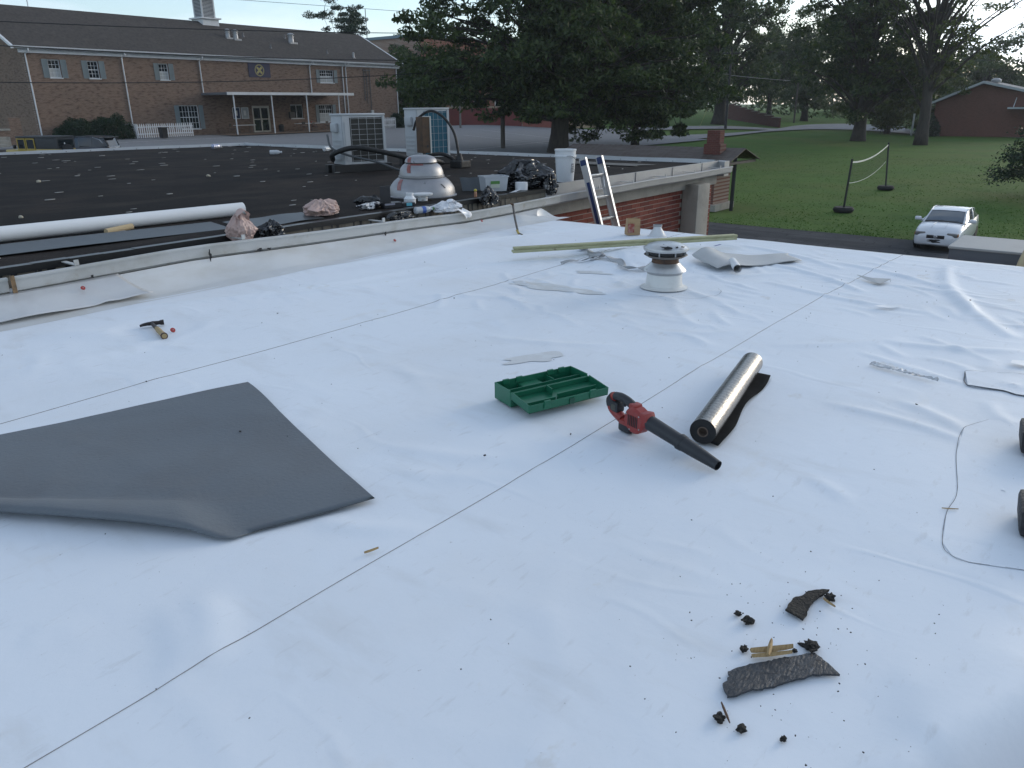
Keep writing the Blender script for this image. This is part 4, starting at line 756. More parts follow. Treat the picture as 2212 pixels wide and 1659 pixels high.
for s_ in (1, -1):
    h_ = lp(MB().bbox((1.84, .33 if s_ > 0 else -.67, .53), (2.06, .67 if s_ > 0 else -.33, .675), .035, T(Vector((0, 0, 0))) @ RZ(0)), 'headlight', lamp, car, 40); lp(MB().bbox((1.84, .56 if s_ > 0 else -.69, .545), (2.045, .69 if s_ > 0 else -.56, .655), .025), 'indicator', amber, h_, 40)
    m_ = lp(MB().bbox((-.06, -.11, -.065), (.07, .11, .065), .05, T(Vector((.78, s_*.88, .97)))), 'mirror', wcar, car, True); lp(MB().tube([(.8, s_*.72, .93), (.8, s_*.8, .94)], .025, 6), 'mirror_arm', wcar, m_)
    for x in (1.32, -1.3): wheel(car, x, s_*.68, .3, .19)
    lp(MB().lathe([(.04, 0), (.045, .01), (.0, .012)], 12, (2.03, s_*.55, .34), RY(R(90)), False), 'fog_lamp', blk, car)
for k in range(3): lp(MB().bbox((2.0, -.47+.02*k, .285+.035*k), (2.082-.0*k, .47-.02*k, .305+.035*k), .006), 'bumper_slot', blk, car)
sc_ = blob(0, 0, .24, .045, 0, 26, .9, 4); lp(MB().prism(sc_, 2.07, 2.096, lambda a, b, d: (d, a, .385+b)), 'scraped_paint', blk, car)
for y in (-.18, .18): lp(MB().tube([(1.15, y, .935), (1.6, y*1.15, .882), (1.85, y*1.2, .81)], .008, 4), 'hood_crease', wcar, car)
# yellow off-roader and dark compact seen over the coping
yel = mat('yellow_paint', (.34, .24, .03), .3, coat=.4); top_ = mat('black_hardtop', (.035, .036, .038), .7)
jh = math.atan2(.91, -.42); jz = gz(19.4, 50.6)
jp = thing('off_road_vehicle', 'boxy yellow off-roader with black hard top in the lot', 'car', (19.5, 50.6, jz), jh)
lp(MB().bbox((-1.75, -.72, .5), (1.1, .72, 1.12), .05), 'body', yel, jp, 40); lp(MB().bbox((1.1, -.6, .55), (1.95, .6, 1.08), .06), 'hood', yel, jp, 40)
for s_ in (1, -1):
    lp(MB().bbox((1.05, s_*.85-.18, .78), (2.0, s_*.85+.18, .9), .05), 'fender', yel, jp, 40); lp(MB().bbox((-1.7, s_*.82-.12, .72), (-.75, s_*.82+.12, .82), .04), 'fender', blk, jp, 40)
    for x0, x1 in ((-.28, .3), (.36, .92)):
        d0 = lp(MB().bbox((x0, s_*.71-.03, .6), (x1, s_*.71+.03, 1.14), .02).box((x0, s_*.7-.025, 1.14), (x0+.05, s_*.7+.025, 1.7)).box((x1-.05, s_*.7-.025, 1.14), (x1, s_*.7+.025, 1.7)).box((x0+.05, s_*.7-.025, 1.64), (x1-.05, s_*.7+.025, 1.7)), 'door', yel, jp)
        lp(MB().box((x0+.05, s_*.7-.008, 1.14), (x1-.05, s_*.7+.008, 1.64)), 'pane', glass, d0)
    lp(MB().bbox((.85, s_*.93-.07, 1.15), (.97, s_*.93+.1, 1.36), .04), 'mirror', blk, jp, 40)
    for x in (1.45, -1.25): wheel(jp, x, s_*.75, .4, .26)
lp(MB().bbox((-1.78, -.7, 1.12), (-.3, .7, 1.72), .05), 'hard_top', top_, jp, 40); lp(MB().bbox((-1.8, -.72, 1.715), (.98, .72, 1.82), .045), 'roof', top_, jp, 40)
lp(MB().add([(1.0, -.66, 1.1), (1.0, .66, 1.1), (.88, .62, 1.72), (.88, -.62, 1.72), (1.03, -.66, 1.1), (1.03, .66, 1.1), (.91, .62, 1.72), (.91, -.62, 1.72)], [(0, 1, 2, 3), (4, 7, 6, 5), (0, 4, 5, 1), (1, 5, 6, 2), (2, 6, 7, 3), (3, 7, 4, 0)]), 'windscreen', glass, jp)
rg = lp(MB().bbox((-1.8, -.56, 1.2), (-1.775, .56, 1.64), .01), 'rear_window', glass, jp); lp(MB().lathe([(.05, 0), (.05, .004)], 10, (-1.806, .12, 1.42), RY(R(90))), 'sticker', wpaint, rg)
lp(MB().lathe([(.12, 0), (.37, .02), (.38, .1), (.37, .2), (.12, .22)], 20, (-2.02, .1, 1.0), RY(R(90))), 'spare_wheel', tyre, jp, 40)
for y in (.6, -.6): lp(MB().bbox((-1.81, y-.07, .85), (-1.752, y+.07, 1.05), .01), 'tail_light', mat('tail_red', (.2, .02, .02), .3), jp)
dcar = mat('dark_car_paint', (.02, .022, .03), .2, coat=.6)
sv = thing('compact_suv', 'dark compact estate with roof rails right of the yellow vehicle', 'car', (22.5, 52.0, gz(22.5, 52)), jh+.15)
carbody([(-2.05, .6, .4, .95, 0), (-2.0, .78, .3, 1.02, .01), (-1.5, .86, .22, 1.04, .02), (0, .88, .2, 1.0, .02), (.9, .87, .2, .98, .03), (1.6, .83, .22, .92, .04), (2.0, .72, .28, .78, .04), (2.08, .55, .32, .66, .02)], dcar, sv)
ghfn([(-1.98, .7, 1.02, 1.03), (-1.8, .68, 1.02, 1.5), (-1.0, .68, 1.0, 1.6), (-.2, .68, 1.0, 1.61), (.3, .66, .98, 1.52), (1.15, .72, .97, .98)], sv, glass, dcar, (2, 3))
for s_ in (1, -1):
    lp(MB().tube([(-1.7, s_*.58, 1.54), (-1.6, s_*.58, 1.61), (.1, s_*.58, 1.63), (.25, s_*.58, 1.56)], .018, 5), 'roof_rail', blk, sv); lp(MB().tube([(-1.85, s_*.71, 1.1), (-1.55, s_*.69, 1.42), (-1.1, s_*.67, 1.56)], .022, 5), 'window_trim', chrome, sv)
    for x in (1.3, -1.28): wheel(sv, x, s_*.78, .34, .22)
    lp(MB().bbox((.85, s_*1.0-.1, .98), (.98, s_*1.0+.1, 1.13), .04), 'mirror', dcar, sv, 40)
lp(MB().bbox((-2.05, -.6, 1.5), (-1.72, .6, 1.56), .02), 'spoiler', blk, sv); lp(MB().tube([(-1.4, 0, 1.6), (-1.5, 0, 1.82)], .008, 4), 'aerial', blk, sv)
# volleyball net on tyre bases
vm = mat('black_post', (.012, .013, .014), .5)
def vpost(x, y, tx, ty, h_, lab):
    t_ = thing('net_post', lab, 'post', (x, y, -3), 0, 'net posts on the lawn'); b_ = MB().lathe([(.2, .02), (.36, .01), (.42, .09), (.42, .14), (.36, .22), (.2, .2)], 24, (x, y, -3)).build('tyre_base', tyre, t_, 40); MB().lathe([(.0, .13), (.205, .13)], 20, (x, y, -3), cap=False).build('concrete_fill', conc, b_)
    MB().tube([(x, y, -2.95), (x+tx, y+ty, -3+h_)], .045, 8).build('post_shaft', vm, t_); MB().lathe([(.05, 0), (.055, .03), (.02, .05)], 8, (x+tx, y+ty, -3+h_)).build('post_cap', vm, t_); return (x+tx, y+ty, -3+h_)
pa = vpost(34.5, 9.4, .05, -.06, 2.12, 'nearer black net post in a tyre base'); pb = vpost(44.7, 10.2, .05, .2, 2.35, 'farther black net post in a tyre base')
nt_ = thing('volleyball_net', 'slack white-edged net strung between the two tyre posts', 'net', (39.6, 9.8, -3)); Pa, Pb = Vector(pa), Vector(pb)
tape = mat('net_tape', (.6, .62, .6), .7)
for dz, w, sg in ((.08, .07, .22), (.92, .025, .25)):
    mb = MB(); P_ = [Pa+(Pb-Pa)*t-Vector((0, 0, dz+sg*4*t*(1-t))) for t in lin(0, 1, 24)]
    mb.grid(lambda i, k: (P_[i].x+(.006 if k in (1, 2) else -.006), P_[i].y, P_[i].z+(w/2 if k in (0, 1) else -w/2)), range(24), range(4)); mb.grid(lambda i, k: (P_[i].x-.006, P_[i].y, P_[i].z+(-w/2 if k else w/2)), range(24), range(2)); mb.build('net_tape', tape, nt_)
mb = MB()
for k in range(60):
    t = k/59; p = Pa+(Pb-Pa)*t; mb.tube([p-Vector((0, 0, .08+.22*4*t*(1-t))), p-Vector((0, 0, .92+.25*4*t*(1-t)))], .0022, 3, False)
for j in range(1, 7):
    mb.tube([Pa+(Pb-Pa)*t-Vector((0, 0, .08+.14*j*.857+(.22+.004*j)*4*t*(1-t))) for t in lin(0, 1, 16)], .0022, 3, False)
o = mb.build('mesh_cords', vm, nt_); o['kind'] = 'stuff'

# ------------------------------------------------------------------ things on the black roof
def condenser(label, loc, rz, L_, D_, H_, coilm, rows, cols, curb):
    t_ = thing('air_conditioner', label, 'air conditioner', loc, rz, 'condensers on the black roof'); cas = mat('casing_cream', (.4, .42, .44), .5, 0, .4, 2, (.33, .33, .33)); dk_ = mat('coil_dark_%d' % rows, coilm, .55, .2, .4, 30, tuple(q*.6 for q in coilm), stretch=(1, 1, 8))
    z0 = .11; lp(MB().bbox((0, 0, z0+.03), (L_, D_, z0+H_), .012), 'casing', cas, t_, 30); lp(MB().bbox((-.015, -.015, z0+H_), (L_+.015, D_+.015, z0+H_+.035), .012), 'lid', cas, t_, 30)
    c_ = lp(MB().box((.16, -.006, z0+.07), (L_-.05, -.001, z0+H_-.03)), 'coil_panel', dk_, t_)
    for i in range(cols): x = .17+(L_-.23)*i/(cols-1); lp(MB().tube([(x, -.022, z0+.07), (x, -.022, z0+H_-.03)], .003, 4), 'guard_wire', cas, c_)
    for j in range(rows): z = z0+.09+(H_-.14)*j/(rows-1); lp(MB().tube([(.165, -.026, z), (L_-.055, -.026, z)], .003, 4), 'guard_wire', cas, c_)
    lp(MB().bbox((.01, -.02, z0+.03), (.15, -.002, z0+H_-.005), .006).bbox((.045, -.028, z0+.1), (.115, -.021, z0+H_-.1), .003), 'corner_panel', cas, t_); lp(MB().bbox((L_-.05, -.02, z0+.03), (L_, -.002, z0+H_-.005), .006), 'corner_post', cas, t_); lp(MB().bbox((.15, -.02, z0+.03), (L_-.05, -.002, z0+.07), .004), 'bottom_rail', cas, t_)
    lp(MB().bbox((-.06, D_*.3, z0+H_*.68), (-.001, D_*.82, z0+H_*.86), .02), 'valve_cover', cas, t_, 30)
    for k in range(5): lp(MB().bbox((-.009, D_*.2, z0+.1+k*.08), (-.001, D_*.9, z0+.13+k*.08), .002), 'side_rib', cas, t_)
    for y in (D_*.1, D_*.75): lp(MB().bbox((-.2, y-.06, 0), (L_+.1, y+.06, z0+.028), .012), 'sleeper', mat('tar_sleeper', (.008, .008, .009), .6), t_)
    return t_
condenser('cream condenser with black coil grille left of the dome', (9.16, 11.04, .28), R(-12.5), .86, .4, .85, (.022, .022, .02), 9, 5, 1)
condenser('cream condenser with blue coil grille behind the dome', (11.2, 11.24, .28), R(-13), .76, .45, .93, (.01, .09, .14), 7, 6, 1)
br_ = thing('disconnect_box', 'tall rusty brown box with cream door before the blue condenser', 'box', (10.78, 10.52, .28), R(-13))
rustb = mat('rusty_brown', (.1, .06, .035), .7, .2, .8, 8, (.06, .04, .03))
lp(MB().bbox((-.14, -.02, .28), (.02, .2, .92), .006), 'box_body', rustb, br_); lp(MB().bbox((.022, -.03, .27), (.05, .2, .93), .006), 'box_door', mat('cream_door', (.5, .5, .47), .5), br_); lp(MB().box((-.08, .05, 0), (-.04, .1, .279)), 'stand', gre, br_); lp(MB().lathe([(.025, 0), (.025, .004)], 12, (-.04, -.024, .4), RX(R(90))), 'knockout', blk, br_)
hose_m = mat('black_insulation', (.009, .009, .01), .65, 0, .5, 20, (.03, .03, .03))
def hose(name, label, pts, r_, cat='hose', m=hose_m): o = MB().tube(catmull(pts, 8), r_, 8).build(name, m, None, True); return tag(o, label, cat, 'lines and hoses on the black roof')
hose('insulated_line', 'thick taped line looping out of the black-grilled condenser', [(9.12, 11.3, .5), (8.95, 11.05, .62), (9.15, 10.7, .72), (9.6, 10.4, .62), (10.1, 10.2, .48), (10.6, 10.2, .44), (10.9, 10.3, .38)], .045)
hose('electrical_whip', 'grey flexible cable hanging in front of the black-grilled condenser', [(9.08, 11.35, .92), (8.95, 11.1, .72), (9.05, 10.8, .6), (9.3, 10.3, .48), (9.55, 10.0, .34), (9.9, 9.8, .3), (10.2, 9.9, .3)], .02, 'cable', mat('flex_grey', (.06, .065, .07), .5))
hose('arched_line', 'tall black line arching over the blue-grilled condenser', [(10.95, 11.08, .95), (10.98, 10.98, 1.16), (11.06, 10.72, 1.3), (11.13, 10.47, 1.2), (11.19, 10.27, .95), (11.2, 10.18, .65), (11.2, 10.15, .36)], .024)
hose('insulated_line', 'low taped line arching from the blue condenser to the roof foot', [(10.7, 10.75, .4), (10.85, 10.6, .5), (11.0, 10.42, .53), (11.12, 10.28, .46), (11.18, 10.2, .36)], .035)
t_ = thing('roof_penetration', 'black tarred pipe foot where the lines enter the roof', 'roof box', (11.2, 10.14, .28)); lp(MB().bbox((-.13, -.16, 0), (.14, .14, .13), .02), 'tarred_curb', mat('tar_sleeper', (.008, .008, .009), .6), t_); lp(MB().lathe([(.08, .12), (.04, .26)], 12), 'pipe_boot', hose_m, t_, 40)
# spun dome vent
alu = mat('spun_aluminium', (.3, .3, .31), .48, .85, .5, 5, (.36, .36, .37), .05, 25, speck=[(7, .68, .72, (.05, .05, .05), .8)])
dv = thing('dome_vent', 'three-tier spun aluminium dome vent with red paint runs', 'vent', (7.34, 7.32, .28))
lp(MB().lathe([(.45, .0), (.455, .015), (.437, .025), (.434, .06), (.424, .105), (.4, .15), (.362, .195), (.318, .23), (.3, .24)], 48), 'base_bell', alu, dv, 40); lp(MB().lathe([(.285, .236), (.3, .246), (.3, .262), (.285, .268)], 48), 'band', alu, dv); lp(MB().lathe([(.288, .268), (.283, .31), (.268, .355), (.24, .392), (.21, .413), (.2, .417)], 48), 'middle_dome', alu, dv, 40); lp(MB().lathe([(.19, .412), (.19, .43)], 40), 'slot', blk, dv); lp(MB().lathe([(.205, .424), (.21, .432), (.2, .463), (.165, .496), (.1, .515), (.01, .52)], 48), 'cap', alu, dv, 40)
red_ = mat('red_paint_run', (.22, .06, .05), .5, 0, .7, 14, (.33, .2, .19))
def run(prof, a0, w, name='paint_run', m=red_):    # stripe lying on the dome surface
    lp(MB().grid(lambda i, k: ((prof[i][0]+.003)*math.cos(R(a0+w*k*(1-.35*i/len(prof))+3*i)), (prof[i][0]+.003)*math.sin(R(a0+w*k*(1-.35*i/len(prof))+3*i)), prof[i][1]), range(len(prof)), lin(-.5, .5, 5)), name, m, dv, True)
run([(.165, .497), (.185, .478), (.2, .463), (.21, .433)], 170, 22); run([(.21, .413), (.24, .392), (.268, .355), (.283, .31)], 182, 15); run([(.202, .417), (.212, .412), (.226, .402)], 205, 55); run([(.318, .231), (.362, .196), (.4, .151), (.424, .106)], 172, 12)
run([(.30, .241), (.318, .231), (.362, .196), (.4, .151), (.424, .106)], -62, 2.5, 'rust_run', mat('rust_run', (.1, .07, .05), .8)); run([(.38, .175), (.4, .151), (.415, .122)], -96, 3, 'tar_mark', dripm); run([(.424, .106), (.434, .061)], -25, 7, 'tar_mark', dripm)
# long white roll and dark strips
wr_ = thing('membrane_roll', 'long white roll lying across the black roof at left', 'roll', (3.4, 7.66, .28)); ax_ = Vector((2.26, -.25, 0)).normalized()
p0, p1 = Vector((-.6, 8.14, .352)), Vector((4.84, 7.6, .352)); rl = MB().tube([p0, p1], .068, 28, True).build('rolled_sheet', mat('roll_white', (.7, .71, .72), .45, 0, .3, 1, (.6, .6, .6)), wr_, 40)
MB().tube([p1, p1+(p1-p0).normalized()*.004], .036, 16).build('core', mat('core_dark', (.1, .1, .1), .9), wr_)
dst = mat('dark_strip', (.045, .055, .062), .45, .3, .4, 1.5, (.035, .042, .048))
def strip(label, p, q, w, tilt, m=dst, z=.29):
    p, q = Vector((*p, z)), Vector((*q, z)); d = (q-p); n = Vector((-d.y, d.x, 0)).normalized(); mb = MB()
    mb.sheet(lambda t, s: tuple(p+d*t+n*w*s+Vector((0, 0, tilt*s+.004*math.sin(t*11)))), lin(0, 1, 16), lin(0, 1, 4), .003); o = mb.build('metal_strip', m); return tag(o, label, 'metal strip', 'dark metal strips on the black roof')
strip('long dark flashing strip lying below the white roll', (-1, 7.42), (4.2, 6.83), .46, .02); strip('dark flashing strip between the two pink bags', (4.25, 6.68), (5.2, 6.66), .4, .03); strip('short dark plate beside the clear tub', (8.0, 7.2), (8.25, 7.0), .22, .16)
wd = thing('cardboard_tube', 'stub of tan cardboard tube under the white roll', 'tube', (3.45, 7.5, .3)); o = MB().tube([(3.3, 7.5, .305), (3.58, 7.56, .318)], .03, 14).build('tube_wall', mat('cardboard', (.42, .33, .2), .9), wd, 40); MB().tube([(3.58, 7.56, .318), (3.585, 7.561, .3182)], .024, 12).build('tube_mouth', mat('cardboard_dark', (.2, .15, .09), .9), wd)
# bags
def bag(name, label, loc, rx, ry_, h_, m, seed, top=.25, cat='bag', handles=0, rz=0, squash=1., nth=72, nt_=36, amp=.22):
    t_ = thing(name, label, cat, loc, rz, 'bags along the roof edge'); mb = MB()
    def fn(i, j):
        t = j/(nt_-1); a = 2*math.pi*(i % nth)/nth; pr = math.sin(math.pi*min(1, .12+.88*t)**squash)**.55 if t < .6 else None
        base = (1-(max(0, t-.45)/.55)**1.6*(1-top)) if t > .45 else (.82+.18*math.sin(t/.45*math.pi/2))
        f = fbm(math.cos(a)*1.8+seed, math.sin(a)*1.8, t*2.4); f2 = fbm(math.cos(a)*5+seed*2, math.sin(a)*5, t*4.5); f3 = abs(fbm(math.cos(a)*3.2+seed*3, math.sin(a)*3.2+t*2, t*3.3)); f4 = abs(fbm(math.cos(a)*7+seed, math.sin(a)*7, t*8)); k = base*(1+amp*f*1.6+amp*.4*f2+amp*1.1*(.25-f3)+amp*.7*(.2-f4)-.10*abs(math.sin(a*7+seed+3*f))*t)
        cap_ = 0 if t < .999 else 1
        return (rx*k*math.cos(a)+.25*rx*t*fbm(seed, 1), ry_*k*math.sin(a)+.25*ry_*t*fbm(seed, 5), max(0, h_*t*(1+.3*fbm(math.cos(a)*1.5, math.sin(a)*1.5, seed+9)*min(1, t*2)))+.004)
    mb.grid(fn, range(nth+1), range(nt_)); mb.f.append(tuple(k*nt_+nt_-1 for k in range(nth))); o = lp(mb, 'bag_body', m, t_, 18)
    for q in range(handles):
        s_ = 1 if q == 0 else -1; x = rx*top*.6*s_; P_ = catmull([(x-.05, -.03, h_*.8), (x-.07*1.0, -.05, h_*1.05), (x-.01, -.06, h_*1.25), (x+.05, -.04, h_*1.05), (x+.05, -.02, h_*.8)], 5)
        mb = MB(); n_ = len(P_); mb.grid(lambda i, k: tuple(P_[i]+Vector((0, .03*k*(1+.4*math.sin(i)), .008*k))), range(n_), (-1, -.3, .4, 1)); lp(mb, 'bag_handle', m, t_, True)
    return t_
pink = mat('pink_plastic', (.5, .36, .32), .45, 0, .4, 6, (.42, .28, .25), trans=.15, spec=.4); blkp = mat('black_plastic_bag', (.009, .010, .012), .22, 0, spec=.7); whp = mat('white_plastic_bag', (.72, .73, .76), .4, trans=.1)
bag('plastic_bag', 'pink shopping bag with knotted handle standing at the gutter', (4.0, 6.36, .24), .13, .1, .23, pink, 3, .22, handles=1)
bag('plastic_bag', 'slumped pink bag lying beside the dark strip', (5.32, 6.85, .29), .2, .13, .15, pink, 8, .45)
bag('plastic_bag', 'crumpled black bag next to the standing pink bag', (4.36, 6.4, .22), .13, .09, .14, blkp, 14, .4, amp=.4)
bag('refuse_sack', 'big full black refuse sack before the white bucket', (8.86, 6.78, .29), .36, .26, .36, blkp, 21, .5, cat='bag', amp=.3, rz=-.5)
bag('plastic_bag', 'small black bag drooping over the gutter below the clear tub', (7.55, 6.36, .21), .12, .08, .2, blkp, 29, .3, amp=.4)
bag('refuse_sack', 'black sack tail hanging over the edge below the refuse sack', (9.05, 6.46, .2), .13, .08, .26, blkp, 33, .4, amp=.35)
bag('plastic_bag', 'flat black bag stuffed in the gutter below the dark carton', (6.02, 6.36, .2), .17, .05, .08, blkp, 41, .5, amp=.4)
bag('plastic_bag', 'white shopping bag draped over the gutter rim', (6.72, 6.3, .22), .2, .09, .11, whp, 37, .35, handles=1, rz=-.3, amp=.3)
mb = MB(); mb.grid(lambda a, t: (6.82+.16*t+.03*math.sin(a*5)-.06*a, 6.16-.03*math.sin(t*3)-.005*a, .25-.13*t*(.6+.4*a)+.01*math.sin(a*9)), lin(0, 1, 9), lin(0, 1, 9)); tag(mb.build('bag_tail', whp, None, True), 'limp white handle loop hanging in front of the gutter', 'bag')
# tub, bucket, small packaging
clear = mat('milky_plastic', (.6, .63, .66), .25, trans=.35, spec=.5)
tb = thing('plastic_tub', 'clear plastic tub with green label by the refuse sack', 'tub', (8.28, 6.88, .29), R(-28))
def tub(w, d, h_, th): 
    mb = MB(); o_ = [(-w, -d), (w, -d), (w, d), (-w, d)]; 
    for k, (a, b) in enumerate(zip(o_, o_[1:]+o_[:1])):
        v = [(a[0]*.88, a[1]*.88, 0), (b[0]*.88, b[1]*.88, 0), (b[0], b[1], h_), (a[0], a[1], h_)]; c_ = 1-th/w; mb.add(v+[(p[0]*c_, p[1]*c_, p[2]+(.005 if p[2] < .01 else 0)) for p in v], [(0, 1, 2, 3), (4, 7, 6, 5), (3, 2, 6, 7)])
    mb.add([(p[0]*.87, p[1]*.87, .003) for p in o_], [(0, 1, 2, 3)]); return mb
lp(tub(.17, .12, .2, .008), 'tub_wall', clear, tb); lp(MB().box((-.18, -.128, .185), (.18, -.118, .202)).box((-.18, .118, .185), (.18, .128, .202)).box((-.18, -.117, .185), (-.172, .117, .202)).box((.172, -.117, .185), (.18, .117, .202)), 'rim', clear, tb)
l_ = lp(MB().box((-.09, -.124, .05), (.04, -.1215, .14), ), 'label', mat('label_pale', (.45, .48, .4), .6), tb); lp(MB().box((-.09, -.1265, .1), (.04, -.1245, .14)), 'label_band', mat('label_green', (.07, .2, .04), .6), l_); lp(tub(.14, .1, .06, .1), 'contents', mat('pink_contents', (.4, .22, .2), .8), tb)
bk = thing('bucket', 'tall white plastic bucket with wire handle on the black roof', 'bucket', (9.92, 6.82, .29), R(20)); wpl = mat('bucket_white', (.68, .70, .72), .35, 0, .2, 3, (.6, .6, .6), trans=.05)
lp(MB().lathe([(.13, 0), (.155, .36), (.168, .362), (.168, .385), (.157, .388), (.158, .45), (.166, .452), (.166, .475), (.15, .475), (.148, .45), (.126, .01), (.0, .01)], 36, cap=False), 'bucket_wall', wpl, bk, 40)
lp(MB().tube(catmull([(.165, 0, .37), (.13, -.13, .25), (-.02, -.18, .3), (-.13, -.13, .38), (-.165, 0, .37)], 6), .004, 5), 'handle', gre, bk); lp(MB().grid(lambda a, z: (.15*math.cos(R(a)), .15*math.sin(R(a)), z), lin(-128, -103, 5), (.14, .27)), 'label', mat('label_grey', (.16, .17, .18), .7, 0, .9, 60, (.6, .6, .6)), bk)
for k, (lab, p, h_, f) in enumerate((('white reducer fitting in front of the dome vent', (6.63, 6.83, .285), .12, 0), ('white flanged cap standing by the reducer', (6.92, 6.9, .285), .09, 1))):
    t_ = thing('pipe_fitting', lab, 'pipe fitting', p, 0, 'pipe fittings by the dome'); lp(MB().lathe([(.072, 0), (.072, .055), (.045, .09), (.045, .125), (.036, .125), (.036, .06)] if f == 0 else [(.06, 0), (.06, .065), (.125, .07), (.128, .09), (.1, .092)], 28, cap=True), 'fitting_body', wpl, t_, 35); lp(MB().lathe([(.073, .05), (.075, .057)] if f == 0 else [(.126, .075), (.13, .085)], 28), 'rim', wpl, t_)
t_ = thing('paper_roll', 'squat white paper roll lying at the roof edge by the sack', 'roll', (8.57, 6.62, .29)); lp(MB().lathe([(.05, .0), (.085, .002), (.088, .07), (.085, .105), (.05, .11)], 28), 'roll_body', mat('soft_white', (.66, .67, .68), .9), t_, 40); lp(MB().sheet(lambda a, b: (-.06-.28*a, -.05+.06*b-.06*a, .004+.006*math.sin(a*6)), lin(0, 1, 8), (0, 1), .002), 'loose_tail', mat('soft_white', (.66, .67, .68), .9), t_)
t_ = thing('carton', 'open dark carton with pale stripe beside the bottle', 'carton', (6.22, 6.72, .285), R(-20)); dkc = mat('carton_dark', (.012, .012, .016), .4); lp(MB().box((-.11, -.06, 0), (.11, .06, .06)), 'tray', dkc, t_); lp(MB().box((-.105, .055, .06), (.02, .065, .24), T(Vector((0, 0, 0)))), 'raised_lid', dkc, t_); s_ = lp(MB().box((-.105, -.064, .035), (.02, -.0605, .055)), 'stripe', mat('stripe_grey', (.25, .25, .3), .5), t_); lp(MB().box((.12, -.05, 0), (.28, .05, .045)), 'small_tray', dkc, t_); lp(MB().box((.17, -.055, .01), (.24, -.0505, .045)), 'blue_label', mat('label_cyan', (.1, .4, .5), .5), t_)
wrp = mat('wrapper', (.6, .6, .6), .4, 0, 1, 14, (.02, .02, .03), thr=(.5, .52)); t_ = bag('chip_packet', 'crumpled black and white packet left of the dark carton', (6.03, 6.86, .285), .16, .07, .06, wrp, 55, .5, 'wrapper', amp=.5)
t_ = bag('food_wrapper', 'dark tubular wrapper lying behind the dark carton', (6.2, 7.1, .285), .16, .06, .1, blkp, 58, .6, 'wrapper', amp=.2, rz=-.6)
def bottle(label, loc, rz, r_, L_, m, band=None):
    t_ = thing('bottle', label, 'bottle', loc, rz, 'bottles left on the roofs'); M = T(Vector((0, 0, r_))) @ RY(R(90)); b_ = lp(MB().lathe([(r_*.7, 0), (r_, L_*.05), (r_*.93, L_*.2), (r_, L_*.3), (r_*.93, L_*.45), (r_, L_*.6), (r_*.8, L_*.78), (r_*.4, L_*.9), (r_*.4, L_)], 16, (0, 0, 0), M), 'bottle_body', m, t_, 40)
    if band: lp(MB().lathe([(r_*1.01, L_*.35), (r_*1.01, L_*.55)], 16, (0, 0, 0), M, False), 'bottle_label', band, t_)
    lp(MB().lathe([(r_*.45, L_*.97), (r_*.45, L_*1.05)], 12, (0, 0, 0), M), 'cap', mat('cap_green', (.08, .2, .06), .5) if band else wpaint, t_)
bottle('clear water bottle with blue label lying in the gutter', (6.28, 6.4, .225), -.15, .04, .26, clear, mat('label_blue', (.04, .1, .35), .4)); bottle('empty clear bottle far out on the black roof near the condenser', (13.3, 16.8, .285), .4, .06, .35, clear); bottle('small empty bottle mid-way on the black roof', (11.7, 16.9, .285), -.6, .055, .28, clear)
bottle('crushed blue and silver can-like bottle by the far coping', (12.4, 20.6, .285), .2, .07, .3, mat('tin_blue', (.25, .28, .4), .3, .5, 1, 9, (.6, .6, .6)))
fl_ = thing('squeeze_bottle', 'tiny yellow and tan squeeze bottle standing on the roof edge', 'bottle', (7.6, 6.62, .285)); lp(MB().lathe([(.018, 0), (.02, .05), (.012, .07)], 10), 'squeeze_body', mat('tan_plastic', (.4, .2, .12), .5), fl_); lp(MB().lathe([(.016, .07), (.022, .085), (.012, .1)], 10), 'squeeze_cap', mat('yellow_plastic', (.45, .38, .05), .5), fl_)
flk = MB(); r2 = random.Random(5)
for k in range(260):
    x = r2.uniform(-3, 14.2); y = decky(x, r2.random()**1.0*.97+.02); s_ = r2.uniform(.008, .03)*(1+.07*(y-6)); n_ = 6; z = DZ+.018
    flk.prism([(s_*(.6+.8*r2.random())*math.cos(k2*1.047)*1.6, s_*(.5+.7*r2.random())*math.sin(k2*1.047)*.7) for k2 in range(n_)], 0, .003+.006*r2.random(), lambda a, b, d, x=x, y=y, z=z: (x+a, y+b, z+d))
tag(flk.build('paint_flakes', mat('flake_white', (.26, .26, .25), .8)), 'pale flakes and chips scattered over the black roof', 'debris', kind='stuff')
for k, (x, y, s_) in enumerate(((7.2, 12.2, .035), (5.1, 13.6, .035), (3.2, 9.2, .025))):
    bm = bmesh.new(); bmesh.ops.create_icosphere(bm, subdivisions=2, radius=s_)
    for q in bm.verts: q.co *= 1+.4*fbm(q.co.x*30+k, q.co.y*30, q.co.z*30)
    mb = MB().bm(bm); mb.v = [(a+x, b+y, max(c, -.6*s_)*.7+DZ+.04) for a, b, c in mb.v]; o = mb.build('stone', mat('pale_stone', (.36, .33, .26), .9)); tag(o, ['pale stone right of centre on the black roof', 'cream stone in the middle of the black roof', 'small pale stone just behind the white roll'][k], 'stone', 'stones on the black roof')
